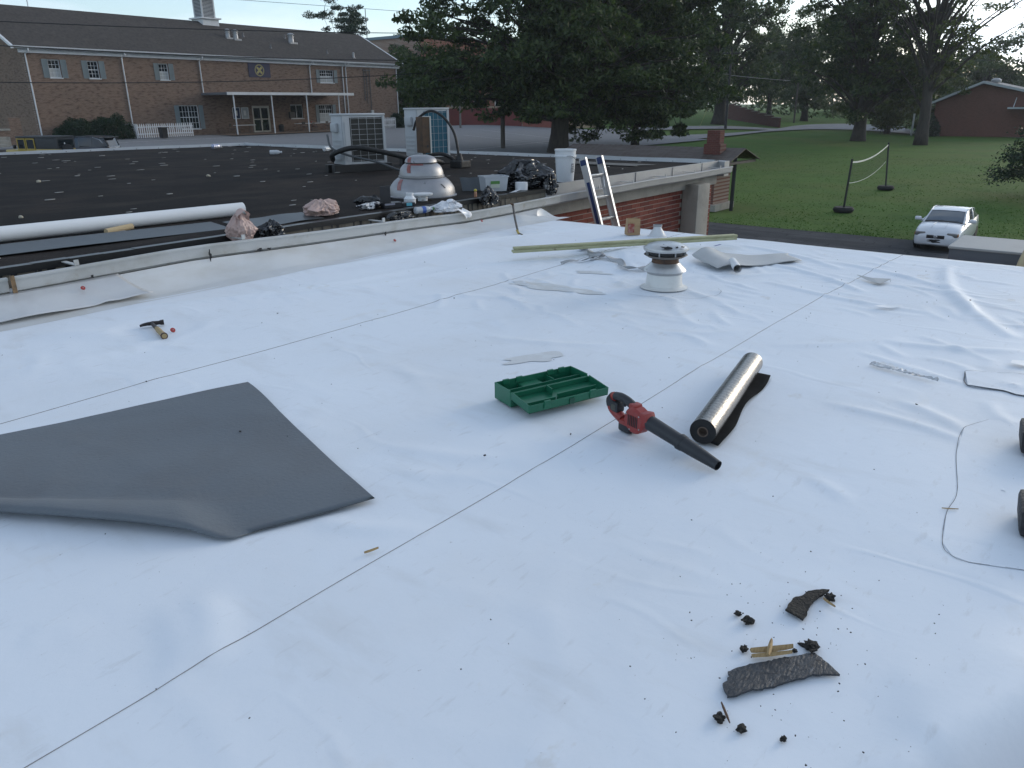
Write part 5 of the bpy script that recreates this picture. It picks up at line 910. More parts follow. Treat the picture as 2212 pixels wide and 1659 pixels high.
# ladder against the gutter
ld = thing('ladder', 'aluminium ladder with blue label leaning on the gutter', 'ladder', (9.95, 5.15, -3)); al = mat('ladder_aluminium', (.58, .58, .58), .35, .5, .3, 6, (.42, .42, .42)); blu = mat('ladder_blue', (.015, .03, .1), .4)
B0, T0 = Vector((0, 0, 0)), Vector((-.28, 1.05, 3.68))
def lv(x, t): q = B0+(T0-B0)*t; return Vector((x+q.x*1.0, q.y, q.z))
dv_ = (T0-B0).normalized(); nrm = Vector((1, 0, 0)).cross(dv_).normalized()
for s_, x in ((0, -.22), (1, .22)):
    a, b = lv(x, 0), lv(x, 1); mb = MB(); c4 = [(-.018, -.055), (.024, -.055), (.024, -.044), (-.006, -.044), (-.006, .044), (.024, .044), (.024, .055), (-.018, .055)] if s_ == 0 else [(.018, -.055), (-.024, -.055), (-.024, -.044), (.006, -.044), (.006, .044), (-.024, .044), (-.024, .055), (.018, .055)]
    n_ = len(c4); v = [tuple(p+Vector((1, 0, 0))*u_+nrm*w_) for p in (a, b) for u_, w_ in c4]; mb.add(v, [tuple(range(n_)), tuple(range(n_, 2*n_))]+[(i, (i+1) % n_, n_+(i+1) % n_, n_+i) for i in range(n_)]); r_l = lp(mb, 'side_rail', al, ld)
    M = Matrix.Translation(lv(x, .985)) @ Matrix((( 1, 0, 0, 0), (0, nrm.y, dv_.y, 0), (0, nrm.z, dv_.z, 0), (0, 0, 0, 1))); lp(MB().bbox((-.02, -.05, -.05), (.02, .05, .05), .008, M), 'rail_cap', blu, r_l)
    if s_ == 0: M = Matrix.Translation(lv(x-.0195, .8)) @ Matrix(((1, 0, dv_.x, 0), (0, nrm.y, dv_.y, 0), (0, nrm.z, dv_.z, 0), (0, 0, 0, 1))); lp(MB().box((-.002, -.026, -.5), (0, .026, .42), M), 'warning_label', blu, r_l)
for k in range(12):
    t = .93-k*.0825
    lp(MB().tube([lv(-.21, t)-nrm*.0, lv(.21, t)], .018, 8).bbox((-.21, -.03, -.006), (.21, .04, .012), .003, Matrix.Translation(lv(0, t)+Vector((0, 0, .012)))), 'rung', al, ld, 30)
for x, s_ in ((-.205, 1), (.205, -1)): lp(MB().tube([lv(x, .955)+Vector((0, -.02, 0)), lv(x+.07*s_, .885)+Vector((0, -.02, 0))], .007, 5), 'brace', al, ld)

# ------------------------------------------------------------------ things on the white roof
alu2 = mat('weathered_aluminium', (.5, .51, .51), .33, .7, .5, 6, (.4, .4, .4), .03, 20, speck=[(16, .66, .69, (.02, .02, .025), .9)]); rst = mat('rusty_metal', (.12, .07, .045), .8, .3, .8, 12, (.05, .035, .03))
vt = thing('roof_vent', 'mushroom roof vent with metal cap on white wrapped stack', 'vent', (5.5, 2.8, .01)); vt.scale = (1, 1, .9)
lp(MB().lathe([(.19, 0), (.165, .006), (.148, .02), (.143, .05), (.138, .13), (.1, .135)], 40), 'membrane_boot', mat('boot_white', (.62, .62, .6), .4, 0, .5, 6, (.5, .48, .44)), vt, 40); lp(MB().lathe([(.141, .125), (.142, .15), (.12, .16)], 40), 'sealant_collar', galv, vt, 40)
lp(MB().lathe([(.165, .148), (.169, .155), (.16, .17), (.13, .2), (.112, .222), (.1, .222)], 40), 'storm_collar', alu2, vt, 40); lp(MB().lathe([(.108, .215), (.104, .262)], 32), 'neck', rst, vt); lp(MB().lathe([(.11, .262), (.14, .27), (.172, .29), (.168, .294), (.1, .28)], 40), 'lower_plate', mat('dull_plate', (.2, .18, .16), .6, .5, .6, 8, (.1, .08, .07)), vt, 40); lp(MB().lathe([(.12, .28), (.15, .295), (.152, .335)], 40), 'dark_throat', blk, vt)
for k in range(8): lp(MB().box((.13, -.004, .285), (.165, .004, .335), RZ(R(45*k+10))), 'fin', galv, vt)
lp(MB().lathe([(.155, .325), (.174, .33), (.178, .343), (.176, .354), (.168, .357), (.16, .363), (.14, .379), (.1, .392), (.05, .4), (.005, .402)], 48), 'cap', alu2, vt, 30)
for k, (a0, r_, w, h_) in enumerate(((R(212), .158, .05, .012), (R(240), .15, .012, .008), (R(262), .162, .02, .008))): lp(MB().prism(blob(0, 0, w, h_, 0, 12, .9, k+7), 0, .002, lambda a, b, d, a0=a0, r_=r_: ((r_-b*.6)*math.cos(a0+a/r_), (r_-b*.6)*math.sin(a0+a/r_), .376+b*.8+d)), 'tar_smear', dripm, vt)
# two boards
lum = mat('treated_pine', (.36, .36, .22), .8, 0, .6, 3, (.27, .26, .15), .1, 30, stretch=(.5, 8, 8), speck=[(5, .68, .7, (.12, .09, .05), .8, (.6, 3, 3))])
for k, (off, dz, lab) in enumerate(((0, .085, 'lower pale green board on the white membrane mound'), (.012, .108, 'upper pale green board lying on the other board'))):
    p, q = Vector((5.62, 4.44, 0)), Vector((7.5, 3.03, 0)); an = math.atan2(q.y-p.y, q.x-p.x)
    o = MB().bbox((0, 0, 0), ((q-p).length, .075, .022), .003, T(p+Vector((off*3, off, dz))) @ RZ(an) @ RY(R(-.2))).build('timber_board', lum, None, 30); tag(o, lab, 'board', 'two stacked boards')
def small(name, label, cat, mb, m, group=None, smooth=False): return tag(mb.build(name, m, None, smooth), label, cat, group)
# paper bag and pipe boot at the far edge
pb_ = thing('paper_bag', 'small brown and red paper sack standing at the roof edge', 'bag', (7.64, 4.32, .01), R(-40)); kr = mat('kraft_paper', (.36, .24, .13), .9, 0, .5, 9, (.28, .18, .1))
lp(MB().grid(lambda i, j: ((.075, .075, -.075, -.075, .075)[i]*(1-.1*j/6+.12*fbm(i*3.1, j*.7, 2)), (-.05, .05, .05, -.05, -.05)[i]*(1-.25*j/6+.2*fbm(i*2.1, j*.9, 5)), .03*j+(.02*fbm(i*5, 9) if j == 6 else 0)), range(5), range(7)), 'paper_wall', kr, pb_); lp(MB().box((-.074, -.056, .03), (.0, -.0525, .13)), 'red_print', mat('red_print', (.25, .05, .035), .8, 0, .7, 25, (.4, .3, .25)), pb_)
pbt = thing('pipe_boot', 'white conical pipe boot with dark open top at the far edge', 'vent', (7.74, 4.06, 0)); lp(MB().lathe([(.12, 0), (.095, .01), (.072, .05), (.046, .09), (.045, .11)], 28, cap=False), 'boot_cone', wmem2, pbt, 40); lp(MB().lathe([(.047, .11), (.05, .114), (.05, .13), (.042, .13), (.042, .09)], 24, cap=False), 'clamp_ring', galv, pbt, 40); lp(MB().lathe([(.0, .124), (.042, .124)], 20, cap=False), 'dark_mouth', blk, pbt)
small('corner_membrane_disc', 'round white membrane ear standing beside the pilaster', 'membrane', MB().grid(lambda a, r_: (8.22+.13*r_*math.cos(a), 6.0+.06*r_*math.sin(a)-.02*r_*r_, .0+.11*r_*math.sin(a)), lin(0, 6.283, 28), lin(0, 1, 5)), wmem2, None, True)
# pry bar
pry = thing('pry_bar', 'long rusty pry bar leaning from the roof onto the gutter', 'tool', (6.9, 5.38, 0)); MB().tube(catmull([(6.87, 5.3, .012), (6.93, 5.4, .02), (7.0, 5.47, .05), (7.3, 5.74, .12), (7.6, 6.0, .195), (7.66, 6.05, .215)], 5), .013, 8).build('bar', mat('bar_dark', (.05, .045, .042), .5, .6, .7, 20, (.12, .08, .05)), pry); MB().tube([(6.87, 5.3, .012), (6.92, 5.39, .02), (6.97, 5.45, .04)], [.008, .0135, .0138], 8).build('painted_claw', mat('bar_yellow', (.38, .27, .04), .5), pry)
MB().tube([(7.64, 6.035, .21), (7.66, 6.05, .22), (7.62, 6.06, .235)], [.014, .015, .008], 8).build('hook', rst, pry)
# hammer
hm = thing('hammer', 'claw hammer with worn tan handle on the white roof', 'hammer', (2.36, 4.9, .012)); irn = mat('hammer_steel', (.035, .03, .03), .5, .6, .6, 25, (.06, .045, .04)); tanw = mat('worn_handle', (.34, .25, .12), .7, 0, .7, 12, (.2, .13, .06), stretch=(1, 1, 1))
hx = Vector((2.45-2.33, 4.99-5.045, 0)).normalized(); hy = Vector((-hx.y, hx.x, 0)); hc = Vector((2.392, 5.015, .028))
def hp_(a, b, z=0): return hc+hx*a+hy*b+Vector((0, 0, z))
MB().tube([hp_(.0, 0), hp_(.045, 0), hp_(.055, 0), hp_(.075, 0)], [.016, .013, .017, .018], 14).build('hammer_head', irn, hm, 40)
for s_ in (-1, 1): MB().tube([hp_(-.0, 0), hp_(-.03, .004*s_), hp_(-.055, .009*s_, -.003), hp_(-.075, .013*s_, -.008)], [.014, .011, .008, .005], 8).build('claw', irn, hm, 40)
he = Vector((2.295, 4.675, .024)); hj = hc+(he-hc)*.42
MB().tube([hc, hj], [.012, .014], 12).build('shank', irn, hm, 40); MB().tube([hj, hj+(he-hj)*.3, hj+(he-hj)*.7, he], [.015, .018, .018, .021], 14).build('handle', tanw, hm, 40); MB().tube([he-(he-hj).normalized()*.004, he+(he-hj).normalized()*.004], [.0225, .0225], 14).build('butt_ring', mat('butt_dark', (.05, .025, .02), .6), hm); MB().tube([he+(he-hj).normalized()*.004, he+(he-hj).normalized()*.006], .016, 12).build('butt', tanw, hm)
# red cap nails
rc = mat('red_plastic', (.3, .03, .025), .4)
for lab, p, tl in (('red cap nail lying beside the hammer', (2.41, 4.78, .018), RX(R(50))), ('red cap nail pinning the loose flap at left', (2.42, 6.06, .125), RX(R(45))), ('red cap nail in the cove below the slumped pink bag', (5.6, 6.03, .055), RX(R(40))), ('red cap nail in the cove left of the pry bar', (7.05, 6.05, .09), RX(R(45)))):
    t_ = thing('cap_nail', lab, 'nail', p, 0, 'red cap nails'); lp(MB().lathe([(.017, 0), (.016, .004), (.006, .005)], 16, (0, 0, 0), tl), 'cap_disc', rc, t_); lp(MB().lathe([(.004, .005), (.003, .007)], 8, (0, 0, 0), tl).tube([(0, 0, 0), tl @ Vector((0, 0, -.02))], .0015, 5), 'nail', galv, t_)
# grey membrane sheet with rolled front edge
def gs(u, v):
    # u 0..1 from left (off frame) to right tip ; v 0..1 back edge to front edge
    bk_ = Vector((.2, 4.04)).lerp(Vector((2.12, 3.49)), u); fr = Vector((.40, 3.62)).lerp(Vector((1.19, 2.17)), min(1, u/.78)) if u <= .78 else Vector((1.19, 2.17)).lerp(Vector((1.66, 1.98)), (u-.78)/.22)
    return bk_.lerp(fr, v)
mb = MB()
def gsh(u, v):
    roll = max(0, 1-max(0, u-.70)/.09) if u > .70 else 1.0
    p = gs(u, min(v, 1)); z = max(wz(p.x, p.y), 0)+.016+.006*math.sin(p.x*5+p.y*3)+.004*math.sin(p.y*8)+.006*fbm(p.x*3, p.y*3)
    if v > 1:
        q = gs(u, 1)-gs(u, .9); q = q.normalized(); t = (v-1)*roll; a = t*math.pi*1.0; r_ = .034
        p = gs(u, 1)+q*r_*math.sin(a)*1.0; z += r_*(math.cos(a)-1)*.45*1.0
    if v > .82: z += .045*roll*math.sin(min(1, (v-.82)/.18)*math.pi/2)
    return (p.x, p.y, max(z, .006))
mb.grid(gsh, lin(0, 1, 70), lin(0, 1, 40)+[1.1, 1.25, 1.4, 1.55, 1.7, 1.85, 2.0])
gsheet = thing('grey_sheet', 'large dark grey membrane offcut lying on the white roof', 'membrane', (1.2, 2.9, 0)); mb.build('sheet', gmem, gsheet, True)
mb = MB(); mb.grid(lambda u, v: (lambda p: (p[0]+.002, p[1], p[2]-.003))(gsh(u, v)), lin(.7, .82, 10), lin(.85, 1, 6)); mb.build('pale_underside', wback, gsheet, True)
# toolbox
tbx = thing('toolbox', 'open empty green plastic tool case on the white roof', 'toolbox', (2.75, 2.3, .012), R(-20)); gr = mat('green_plastic', (.012, .13, .07), .38, 0, .4, 6, (.01, .1, .055), spec=.5)
Lx, Wy, Hz = .47, .155, .085
lp(MB().bbox((0, -Wy, 0), (Lx, 0, .008), .003).bbox((0, -.006, 0), (Lx, 0, Hz), .0025).bbox((0, -Wy, 0), (Lx, -Wy+.006, Hz-.01), .0025).bbox((0, -Wy+.0061, 0), (.006, -.0061, Hz), .0025).bbox((Lx-.006, -Wy+.0061, 0), (Lx, -.0061, Hz), .0025), 'case_base', gr, tbx)
lp(MB().box((.0061, -.09, .008), (Lx-.0061, -.085, .065)).box((.3, -.0849, .008), (.304, -.0061, .07)), 'divider', gr, tbx)
for x in (.06, .14, .33, .4): lp(MB().bbox((x-.018, -.018, Hz-.02), (x+.018, -.0062, Hz+.008), .003), 'hinge_lug', gr, tbx)
lp(MB().bbox((.13, -.07, .035), (.25, -.0065, .055), .004), 'moulded_shelf', gr, tbx); lp(MB().bbox((.07, -.149, .0), (.078, -.153, .07), .001), 'rib', gr, tbx)
Ml = T(Vector((0, -Wy-.002, Hz-.022))) @ RX(R(7))
lid = lp(MB().bbox((0, -.165, -.022), (Lx, 0, -.016), .002, Ml).bbox((0, -.165, -.022), (Lx, -.16, .02), .002, Ml).bbox((0, -.005, -.0155), (Lx, 0, .012), .002, Ml).bbox((0, -.1599, -.022), (.005, -.0051, .02), .002, Ml).bbox((Lx-.005, -.1599, -.022), (Lx, -.0051, .02), .002, Ml), 'case_lid', gr, tbx)
for a, b in (((.2, -.06, -.015), (.204, -.006, .02)), ((.205, -.1, -.015), (.44, -.096, .012)), ((.02, -.11, -.015), (.19, -.106, .004))): lp(MB().box(a, b, Ml), 'lid_rib', gr, lid)
for x in (.1, .37): lp(MB().bbox((x-.018, -.172, -.012), (x+.018, -.161, .03), .003, Ml), 'latch', gr, lid)
lp(MB().bbox((.23, -.171, -.02), (.26, -.1605, .012), .002, Ml), 'clasp', mat('green_dark', (.008, .07, .04), .4), lid)
# leaf blower
bl = thing('leaf_blower', 'red and black cordless blower with long black nozzle', 'leaf blower', (2.78, 1.5, .01)); rd = mat('tool_red', (.26, .03, .025), .4, 0, .3, 8, (.2, .03, .025), spec=.5); bk2 = mat('tool_black', (.018, .02, .024), .5)
t0, t1, t2 = Vector((2.777, 1.45, .092)), Vector((2.718, 1.258, .066)), Vector((2.67, 1.07, .032))
MB().tube([t0, t1], [.034, .030], 20).build('blower_tube', bk2, bl, 40); MB().tube([t1-(t1-t0)*.04, t1+(t2-t1)*.06], [.036, .034], 20).build('tube_collar', bk2, bl, 40); nz = MB(); nz.tube([t1, t1+(t2-t1)*.4, t2], [.033, .029, .021], 20, False); nz.tube([t2, t1+(t2-t1)*.4], [.018, .024], 20, False); nz.build('nozzle', bk2, bl, 40)
hcn = Vector((2.79, 1.505, .082)); hxd = (t0-t1).normalized()
Mv = T(hcn) @ Vector((0, 1, 0)).rotation_difference(Vector((hxd.x, hxd.y, 0)).normalized()).to_matrix().to_4x4() @ Matrix.Scale(.84, 4)
MB().lathe([(.02, -.04), (.06, -.042), (.072, -.03), (.074, .02), (.06, .036), (.02, .038)], 28, (0, 0, 0), Mv @ RY(R(90))).build('fan_housing', rd, bl, 40); MB().bbox((-.036, -.1, -.03), (.036, .03, .05), .018, Mv @ RX(R(-12))).build('outlet_duct', rd, bl, 40)
MB().bbox((-.03, .0, .045), (.03, .05, .085), .012, Mv).build('motor_hump', rd, bl, 40)
MB().bbox((-.034, .03, -.092), (.034, .12, -.035), .014, Mv).build('battery', bk2, bl, 40); MB().bbox((-.035, .04, -.055), (.035, .115, -.025), .01, Mv).build('battery_shoe', rd, bl, 40)
gp_ = [Mv @ Vector(p) for p in ((0, .03, .06), (0, .08, .078), (0, .13, .085), (0, .18, .078))]; MB().tube(catmull(gp_, 5), .02, 12).build('grip', bk2, bl, 40)
gp2 = [Mv @ Vector(p) for p in ((0, .185, .075), (0, .21, .045), (0, .195, .0), (0, .12, -.035))]; MB().tube(catmull(gp2, 5), .024, 12).build('rear_handle', rd, bl, 40); MB().tube(catmull([Mv @ Vector(p) for p in ((0.0, .19, .07), (0, .21, .045), (0, .205, .02))], 4), .027, 12).build('rubber_overmould', bk2, bl, 40)
MB().tube([Mv @ Vector((0, .1, .07)), Mv @ Vector((0, .11, .045))], .01, 8).build('trigger', bk2, bl); MB().box((-.038, -.03, -.01), (-.0365, .03, .012), Mv).build('side_label', mat('label_dark', (.05, .02, .02), .5), bl)
MB().bbox((-.028, .135, -.005), (.028, .2, .055), .012, Mv).build('rear_pack', bk2, bl, 40); MB().bbox((-.031, .15, .005), (.031, .185, .04), .008, Mv).build('pack_window', mat('pack_grey', (.06, .06, .05), .5), bl, 40)
for k in range(6): MB().box((-.0768, -.035+k*.013, -.03), (-.0745, -.029+k*.013, .03), Mv @ T(Vector((.034, 0, 0)))).build('air_slot', blk, bl)
for y_, z_ in ((-.045, .04), (.05, .03), (-.05, -.03), (.02, -.05)): MB().lathe([(.005, 0), (.004, .002)], 8, (0, 0, 0), Mv @ T(Vector((-.0425, y_, z_))) @ RY(R(-90))).build('screw', galv, bl)
# silver roll with black tail
foilm = mat('foil_wrap', (.2, .19, .175), .27, .9, .5, 9, (.13, .125, .12), .12, 18, stretch=(3, 9, 3))
n0, f0 = Vector((2.875, 1.235, .066)), Vector((3.905, 1.43, .066)); rl_ = thing('foil_roll', 'roll of silver foil underlayment with black ends', 'roll', tuple(((n0+f0)/2)*Vector((1, 1, 0)).length*0+(n0+f0)/2-Vector((0, 0, .056))))
dd = (f0-n0); mb = MB(); NS, NA = 90, 40; xx = dd.normalized(); nn = Vector((-xx.y, xx.x, 0))
mb.grid(lambda i, k: tuple(n0+dd*(i/NS)+(nn*math.cos(2*math.pi*k/NA)+Vector((0, 0, 1))*math.sin(2*math.pi*k/NA))*(.0575+.0007*math.sin(i*2.1)+(.0007*fbm(i*.5, math.cos(k*.157)*3, math.sin(k*.157)*3)))), range(NS+1), range(NA+1)); mb.build('foil_layer', foilm, rl_, True)
for p, s_ in ((n0, -1), (f0, 1)):
    Mq = T(p) @ Vector((0, 0, 1)).rotation_difference(xx*s_).to_matrix().to_4x4(); MB().lathe([(.0565, -.001), (.0565, .003), (.024, .003), (.024, -.02)], 36, (0, 0, 0), Mq, False).build('roll_end', mat('roll_end_black', (.01, .01, .011), .7, 0, .5, 30, (.02, .02, .02)), rl_); MB().lathe([(.024, .005), (.019, .005), (.019, -.03), (.0, -.03)], 24, (0, 0, 0), Mq, False).build('cardboard_core', mat('core_brown', (.12, .09, .07), .9), rl_)
tail = mat('underlay_black', (.010, .011, .012), .95, 0, .5, 8, (.02, .021, .023), spec=.05)
mb = MB(); mb.sheet(lambda t, s: tuple(n0+dd*(.0+.97*t)-nn*(.02+(.05+.035*t+.012*math.sin(t*9))*s)+Vector((0, 0, -.052+.012*(1-s)+.006*math.sin(t*14)*s))), lin(0, 1, 40), lin(0, 1, 6), .002); mb.build('loose_tail', tail, rl_, True)
# cut strips and scraps of membrane
gst = mat('strip_grey', (.36, .37, .38), .55, 0, .4, 6, (.3, .3, .31)); gsl = mat('scrap_grey', (.42, .425, .42), .5, 0, .4, 5, (.34, .34, .335))
def ribbonstrip(label, pts, w, seed):
    P_ = catmull([(x, y, wz(x, y)+.016) for x, y in pts], 8); mb = MB(); n_ = len(P_)
    def fn(i, k):
        d = (P_[min(i+1, n_-1)]-P_[max(i-1, 0)]).normalized(); q = Vector((-d.y, d.x, 0)); tw = .8*math.sin(i*.35+seed); p = P_[i]+(q*math.cos(tw)+Vector((0, 0, 1))*math.sin(tw))*w*k; return (p.x, p.y, max(p.z, wz(p.x, p.y)+.006)+.012*abs(math.sin(i*.3+seed)))
    mb.sheet(fn, range(n_), (-.5, 0, .5), .002); return small('membrane_strip', label, 'membrane strip', mb, gst, 'cut strips near the vent', True)
ribbonstrip('curled grey strip end lying below the boards', [(6.405, 4.214), (6.522, 4.215), (6.242, 3.966), (6.081, 3.748)], .07, 1.0); ribbonstrip('long twisted grey strip running behind the vent', [(5.95, 3.8), (6.056, 3.72), (5.959, 3.5), (5.854, 3.36), (5.9, 3.2), (5.95, 3.0)], .065, 2.1); ribbonstrip('thin pale strip pointing left along the seam', [(5.74, 3.98), (5.88, 3.88), (6.03, 3.78)], .03, .3)
mb = MB(); mb.sheet(lambda u, v: (6.62+.85*u-.28*v+.03*math.sin(u*4), 3.1-.62*u-.35*v*(1-.45*u)+.03*math.sin(v*5), .02+.10*math.exp(-((u-.12)/.14)**2)*(1-.35*v)*abs(math.cos(v*1.2))+.03*math.exp(-((u-.4)/.2)**2)*(1-v)+.008*math.sin(u*9)), lin(0, 1, 36), lin(0, 1, 14), .003)
sc1 = thing('membrane_scrap', 'crumpled grey membrane scrap humped right of the vent', 'membrane', (6.9, 2.8, .01)); mb.build('scrap_sheet', gsl, sc1, True); MB().tube([(6.33, 2.53, .05), (6.62, 2.7, .05)], .035, 18, False).tube([(6.62, 2.7, .05), (6.33, 2.53, .05)], .031, 18, False).build('rolled_corner', mat('scrap_white', (.66, .67, .68), .45), sc1, True)
MB().grid(lambda u, v: (6.86+.1*u, 3.0-.02*u-.02*v, .125+.004*u), (0, .5, 1), (0, 1)).build('blue_mark', mat('ink_blue', (.03, .04, .2), .6), sc1)
mb = MB(); mb.add([(6.83, 1.68, .02), (6.72, 1.53, .03), (6.75, 1.39, .035), (6.57, 1.43, .02), (6.66, 1.55, .018), (6.83, 1.68, .018), (6.72, 1.53, .027), (6.75, 1.39, .032), (6.57, 1.43, .017)], [(0, 1, 4), (1, 2, 3, 4), (5, 4, 6), (6, 4, 8, 7)]); small('membrane_scrap', 'small pointed grey scrap lying across the seam', 'membrane', mb, gsl)
clr = mat('clear_film', (.66, .68, .7), .12, trans=.5, spec=.7); mb = MB(); mb.sheet(lambda u, v: (4.42-.07*u+(.05-.03*u)*v+.008*fbm(u*9, v*3), .95-.36*u+.006*fbm(u*7, v*5), .012+.022*abs(fbm(u*14, v*2.2, 3))*(.3+v)+.01*abs(fbm(u*40, v*3, 8))), lin(0, 1, 40), lin(0, 1, 6), .001); small('plastic_film', 'crinkled clear plastic strip on the right side', 'plastic', mb, clr, None, True)
mb = sheetpoly(blob(5.84, 1.21, .1, .035, -.9, 16, .5, 2), .02); small('white_scrap', 'small bright white scrap right of the pointed grey scrap', 'membrane', mb, mat('bright_white', (.85, .85, .85), .5), 'white scraps'); mb = sheetpoly(blob(4.95, .28, .06, .04, -.9, 14, .5, 5), .02); small('white_scrap', 'small bright white scrap beside the open patch flap', 'membrane', mb, mat('bright_white', (.85, .85, .85), .5), 'white scraps')
# torn roofing debris in the foreground
tarp = mat('torn_roofing', (.02, .023, .028), .45, 0, .7, 22, (.036, .04, .047), .3, 55, stretch=(1, 2.5, 1), speck=[(30, .6, .66, (.012, .009, .008), .9), (60, .64, .7, (.12, .125, .135), .7, (.25, 1.3, 1)), (45, .64, .68, (.006, .006, .006), .9)]); tarb = mat('torn_roofing_gravel', (.022, .02, .018), .9, 0, .8, 60, (.05, .045, .038), 1, 120)
def torn(name, label, pts, m, z=.012, th=.006, seed=0, curl=.01):
    P_ = []; n_ = len(pts)
    for i in range(n_):
        a, b = Vector(pts[i]), Vector(pts[(i+1) % n_]); L_ = (b-a).length; k = max(2, int(L_/.008))
        for j in range(k): t = j/k; q = a.lerp(b, t); d = (b-a).normalized(); jit = .0035*fbm(q.x*160, q.y*160, seed)+.004*fbm(q.x*50, q.y*50, seed); P_.append((q.x-d.y*jit, q.y+d.x*jit))
    c = Vector((sum(p[0] for p in P_)/len(P_), sum(p[1] for p in P_)/len(P_))); mb = MB(); N_ = len(P_)
    def fn(i, t): p = P_[i % N_]; x = c.x+(p[0]-c.x)*t; y = c.y+(p[1]-c.y)*t; return (x, y, z+wz(x, y)+curl*t*t*fbm(x*9, y*9, seed)+.002*fbm(x*60, y*60, seed))
    ts = lin(.02, 1, 7); mb.grid(fn, range(N_+1), ts); mb.grid(lambda i, k: (lambda p: (p[0], p[1], p[2]-th*k))(fn(i, 1)), range(N_+1), (0, 1)); mb.grid(lambda i, t: (lambda p: (p[0], p[1], p[2]-th))(fn(i, t)), range(N_+1), ts); o = mb.build(name, m, None, 40); return tag(o, label, 'debris', 'torn roofing debris')
torn('roofing_fragment', 'long torn black roofing strip in the foreground', [(1.60, .565), (1.59, .552), (1.575, .556), (1.565, .548), (1.548, .556), (1.53, .54), (1.51, .525), (1.6, .465), (1.71, .39), (1.74, .365), (1.765, .33), (1.81, .41), (1.79, .425), (1.76, .45), (1.74, .465), (1.69, .505), (1.655, .535)], tarp, seed=1)
torn('roofing_fragment', 'leaf-shaped torn black roofing piece behind the strip', [(1.94, .535), (1.93, .48), (1.95, .478), (1.98, .485), (2.04, .485), (2.085, .475), (2.125, .465), (2.105, .49), (2.08, .515), (2.045, .522), (2.03, .535), (1.99, .537)], tarb, seed=3)
torn('roofing_fragment', 'small dark roofing chip right of the splinters', [(1.835, .465), (1.825, .44), (1.80, .415), (1.82, .405), (1.845, .41), (1.85, .425), (1.84, .44)], tarb, seed=5, curl=.03)
def lump(label, x, y, s_, seed, m=None, sq=(1, 1, .6), name='tar_crumb'):
    bm = bmesh.new(); bmesh.ops.create_icosphere(bm, subdivisions=3, radius=s_)
    for q in bm.verts: d = q.co.normalized(); q.co *= 1+.9*fbm(d.x*1.6+seed, d.y*1.6, d.z*1.6)+.35*fbm(d.x*4+seed, d.y*4, d.z*4)+.12*fbm(d.x*10+seed, d.y*10, d.z*10)
    mb = MB().bm(bm); z0 = wz(x, y); mb.v = [(a*sq[0]+x, b*sq[1]+y, max(c*sq[2], -.4*s_)+z0+.4*s_+.004) for a, b, c in mb.v]; o = mb.build(name, m or tarb, None, 30); return tag(o, label, 'debris', 'tar crumbs in the foreground')
for k, (x, y, s_, lab) in enumerate(((1.85, .64, .009, 'round tar crumb left of the leaf-shaped piece'), (1.832, .603, .016, 'ragged tar lump left of the leaf-shaped piece'), (1.712, .565, .011, 'tar lump at the left end of the splinters'), (2.09, .455, .015, 'square dark lump touching the leaf-shaped piece tip'), (1.835, .425, .016, 'dark knob on the small roofing chip'), (1.44, .515, .014, 'ragged tar lump near the lone twig'), (1.44, .46, .011, 'tar crumb right of the lone twig'), (1.47, .37, .008, 'tiny tar crumb nearest the bottom edge'), (1.79, .455, .007, 'tiny tar crumb beside the small roofing chip'))): lump(lab, x, y, s_, k*1.7+1, None, (1.1, .9, .5))
wsp = mat('split_wood', (.36, .25, .12), .8, 0, .7, 40, (.22, .14, .06), stretch=(1, 6, 1))
def splinter(label, p, q, w, z, m=wsp):
    p, q = Vector((*p, z)), Vector((*q, z+.004)); d = q-p; n_ = Vector((-d.y, d.x, 0)).normalized(); mb = MB(); sec = []
    for t in lin(0, 1, 9): ww = w*(.35+.65*math.sin(math.pi*min(1, .15+t*.8)))*(1+.2*fbm(t*9, w*99)); c = p+d*t; sec.append([tuple(c+n_*ww*.5), tuple(c+Vector((0, 0, w*.5))), tuple(c-n_*ww*.5), tuple(c-Vector((0, 0, w*.1)))])
    mb.grid(lambda i, k: sec[i][k % 4], range(9), range(5)); mb.f += [(0, 1, 2, 3), tuple(8*5+k for k in (3, 2, 1, 0))]; o = mb.build('wood_splinter', m, None); return tag(o, label, 'splinter', 'wood splinters in the foreground')
splinter('broad pale wood splinter above the torn strip', (1.705, .545), (1.785, .46), .022, .016); splinter('pale splinter lying just under the broad one', (1.69, .535), (1.765, .455), .016, .014); splinter('short splinter crossing the two pale ones', (1.702, .497), (1.765, .512), .013, .028); splinter('thin brown splinter right of the leaf-shaped piece', (2.065, .465), (2.04, .425), .01, .012); splinter('lone brown twig in the bottom foreground', (1.485, .53), (1.43, .485), .007, .012, mat('twig_brown', (.09, .05, .03), .8)); splinter('small tan splinter on the patch edge at right', (2.88, .3), (2.9, .25), .006, .01); splinter('pale sliver beside the long seam', (1.395, 1.74), (1.44, 1.72), .012, .012)
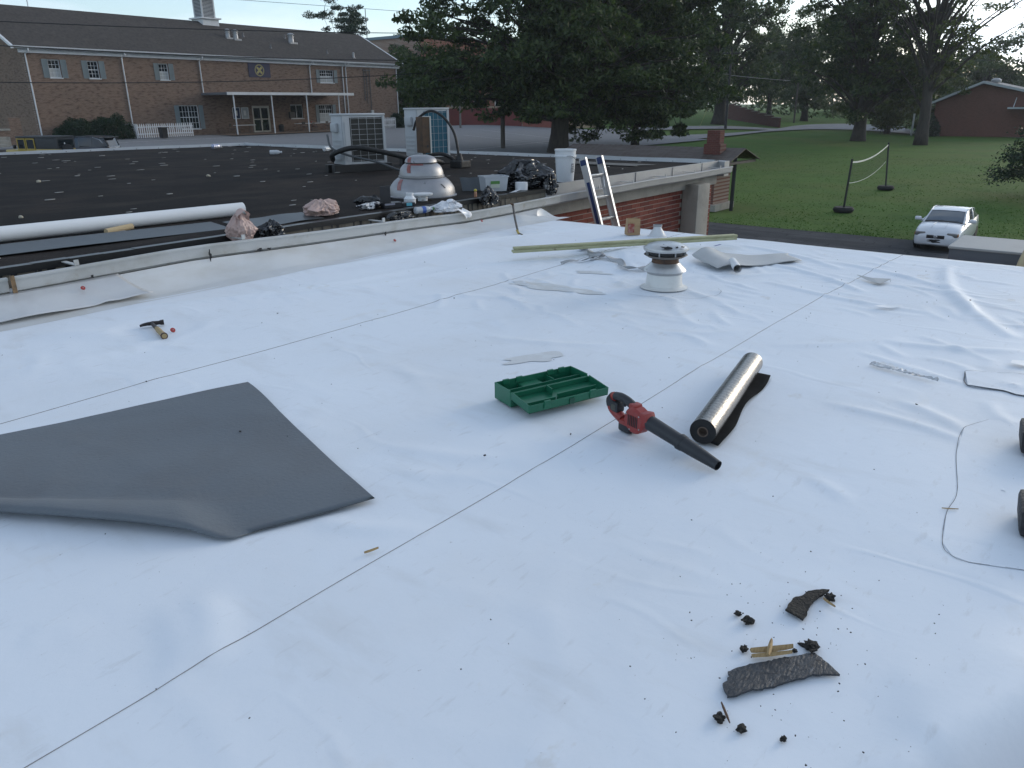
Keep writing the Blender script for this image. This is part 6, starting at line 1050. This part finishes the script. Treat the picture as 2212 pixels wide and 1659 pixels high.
# crumbs nobody could count
cr = MB(); r3 = random.Random(12)
def crumb(x, y, s_): cr.box((-s_, -s_*.6, 0), (s_, s_*.6, s_*.8), T(Vector((x, y, wz(x, y)+.009))) @ RZ(r3.uniform(0, 3.1)) @ RX(r3.uniform(-.3, .3)))
for k in range(330):
    if r3.random() < .35: x, y = 1.8+r3.gauss(0, .28), .45+r3.gauss(0, .16)
    else: x, y = r3.uniform(.2, 8), r3.uniform(.0, 5.6)
    if .05*x < y and x > .2: crumb(x, y, r3.choice((.0008, .001, .0015, .002))*(1+.09*x))
for x, y in ((1.72, 2.95), (1.8, 3.95), (3.1, 4.6), (2.62, 1.75), (2.2, 1.9), (6.3, .75), (4.2, 3.9), (5.1, 5.1), (3.9, .6)): crumb(x, y, .005)
tag(cr.build('loose_crumbs', mat('crumb_dark', (.02, .018, .018), .9)), 'dark crumbs strewn over the white roof', 'debris', kind='stuff')
# black blocks at the right picture edge
for k, (x, y, lab) in enumerate(((3.68, .06, 'farther black rubber block at the right picture edge'), (2.92, -.02, 'nearer black rubber block at the right picture edge'))):
    o = MB().bbox((-.1, -.09, 0), (.1, .09, .1), .02, T(Vector((x, y, .012))) @ RZ(R(8)) @ Matrix.Shear('XY', 4, (0.0, .12))).build('rubber_block', mat('rubber_black', (.012, .012, .014), .6, 0, .5, 30, (.03, .026, .025), .4, 60), None, 40); tag(o, lab, 'block', 'black blocks at the right edge')
# grey flat-topped box beyond the roof edge, tan hose beside it
gb = thing('equipment_box', 'grey flat-topped box standing just beyond the right roof edge', 'box', (9.32, .2, -3)); gt = mat('box_top', (.3, .305, .3), .6, 0, .5, 2, (.24, .245, .24)); gsd = mat('box_side', (.1, .11, .125), .7, 0, .4, 3, (.085, .09, .1))
MB().box((8.9, -.9, -3), (9.73, 1.335, -.02)).build('box_body', gsd, gb); MB().bbox((8.885, -.915, -.02), (9.745, 1.35, .005), .006).build('box_lid', gt, gb)
hz_ = MB(); hz_.tube(catmull([(8.5, .78, -.6), (8.55, .69, -.2), (8.65, .66, .0), (8.8, .62, .12), (9.0, .5, .16)], 6), .035, 10); o = hz_.build('tan_hose', mat('tan_rubber', (.4, .33, .2), .7), None, True); tag(o, 'tan hose bending over the roof edge by the grey box', 'hose')

# ------------------------------------------------------------------ haze
hzb = MB().box((-1300, -1300, -5), (1300, 1300, 27)).build('haze', None); hmt = bpy.data.materials.new('haze_air'); hmt.use_nodes = True; ht = hmt.node_tree; ht.nodes.clear()
ho = N(ht, 'ShaderNodeOutputMaterial'); hv = N(ht, 'ShaderNodeVolumePrincipled'); hv.inputs['Density'].default_value = .0003; hv.inputs['Color'].default_value = (.86, .93, 1, 1); hv.inputs['Anisotropy'].default_value = .3
ht.links.new(hv.outputs[0], ho.inputs['Volume']); hzb.data.materials.append(hmt); hzb['kind'] = 'stuff'; hzb['label'] = 'thin evening haze over the lot and lawn'
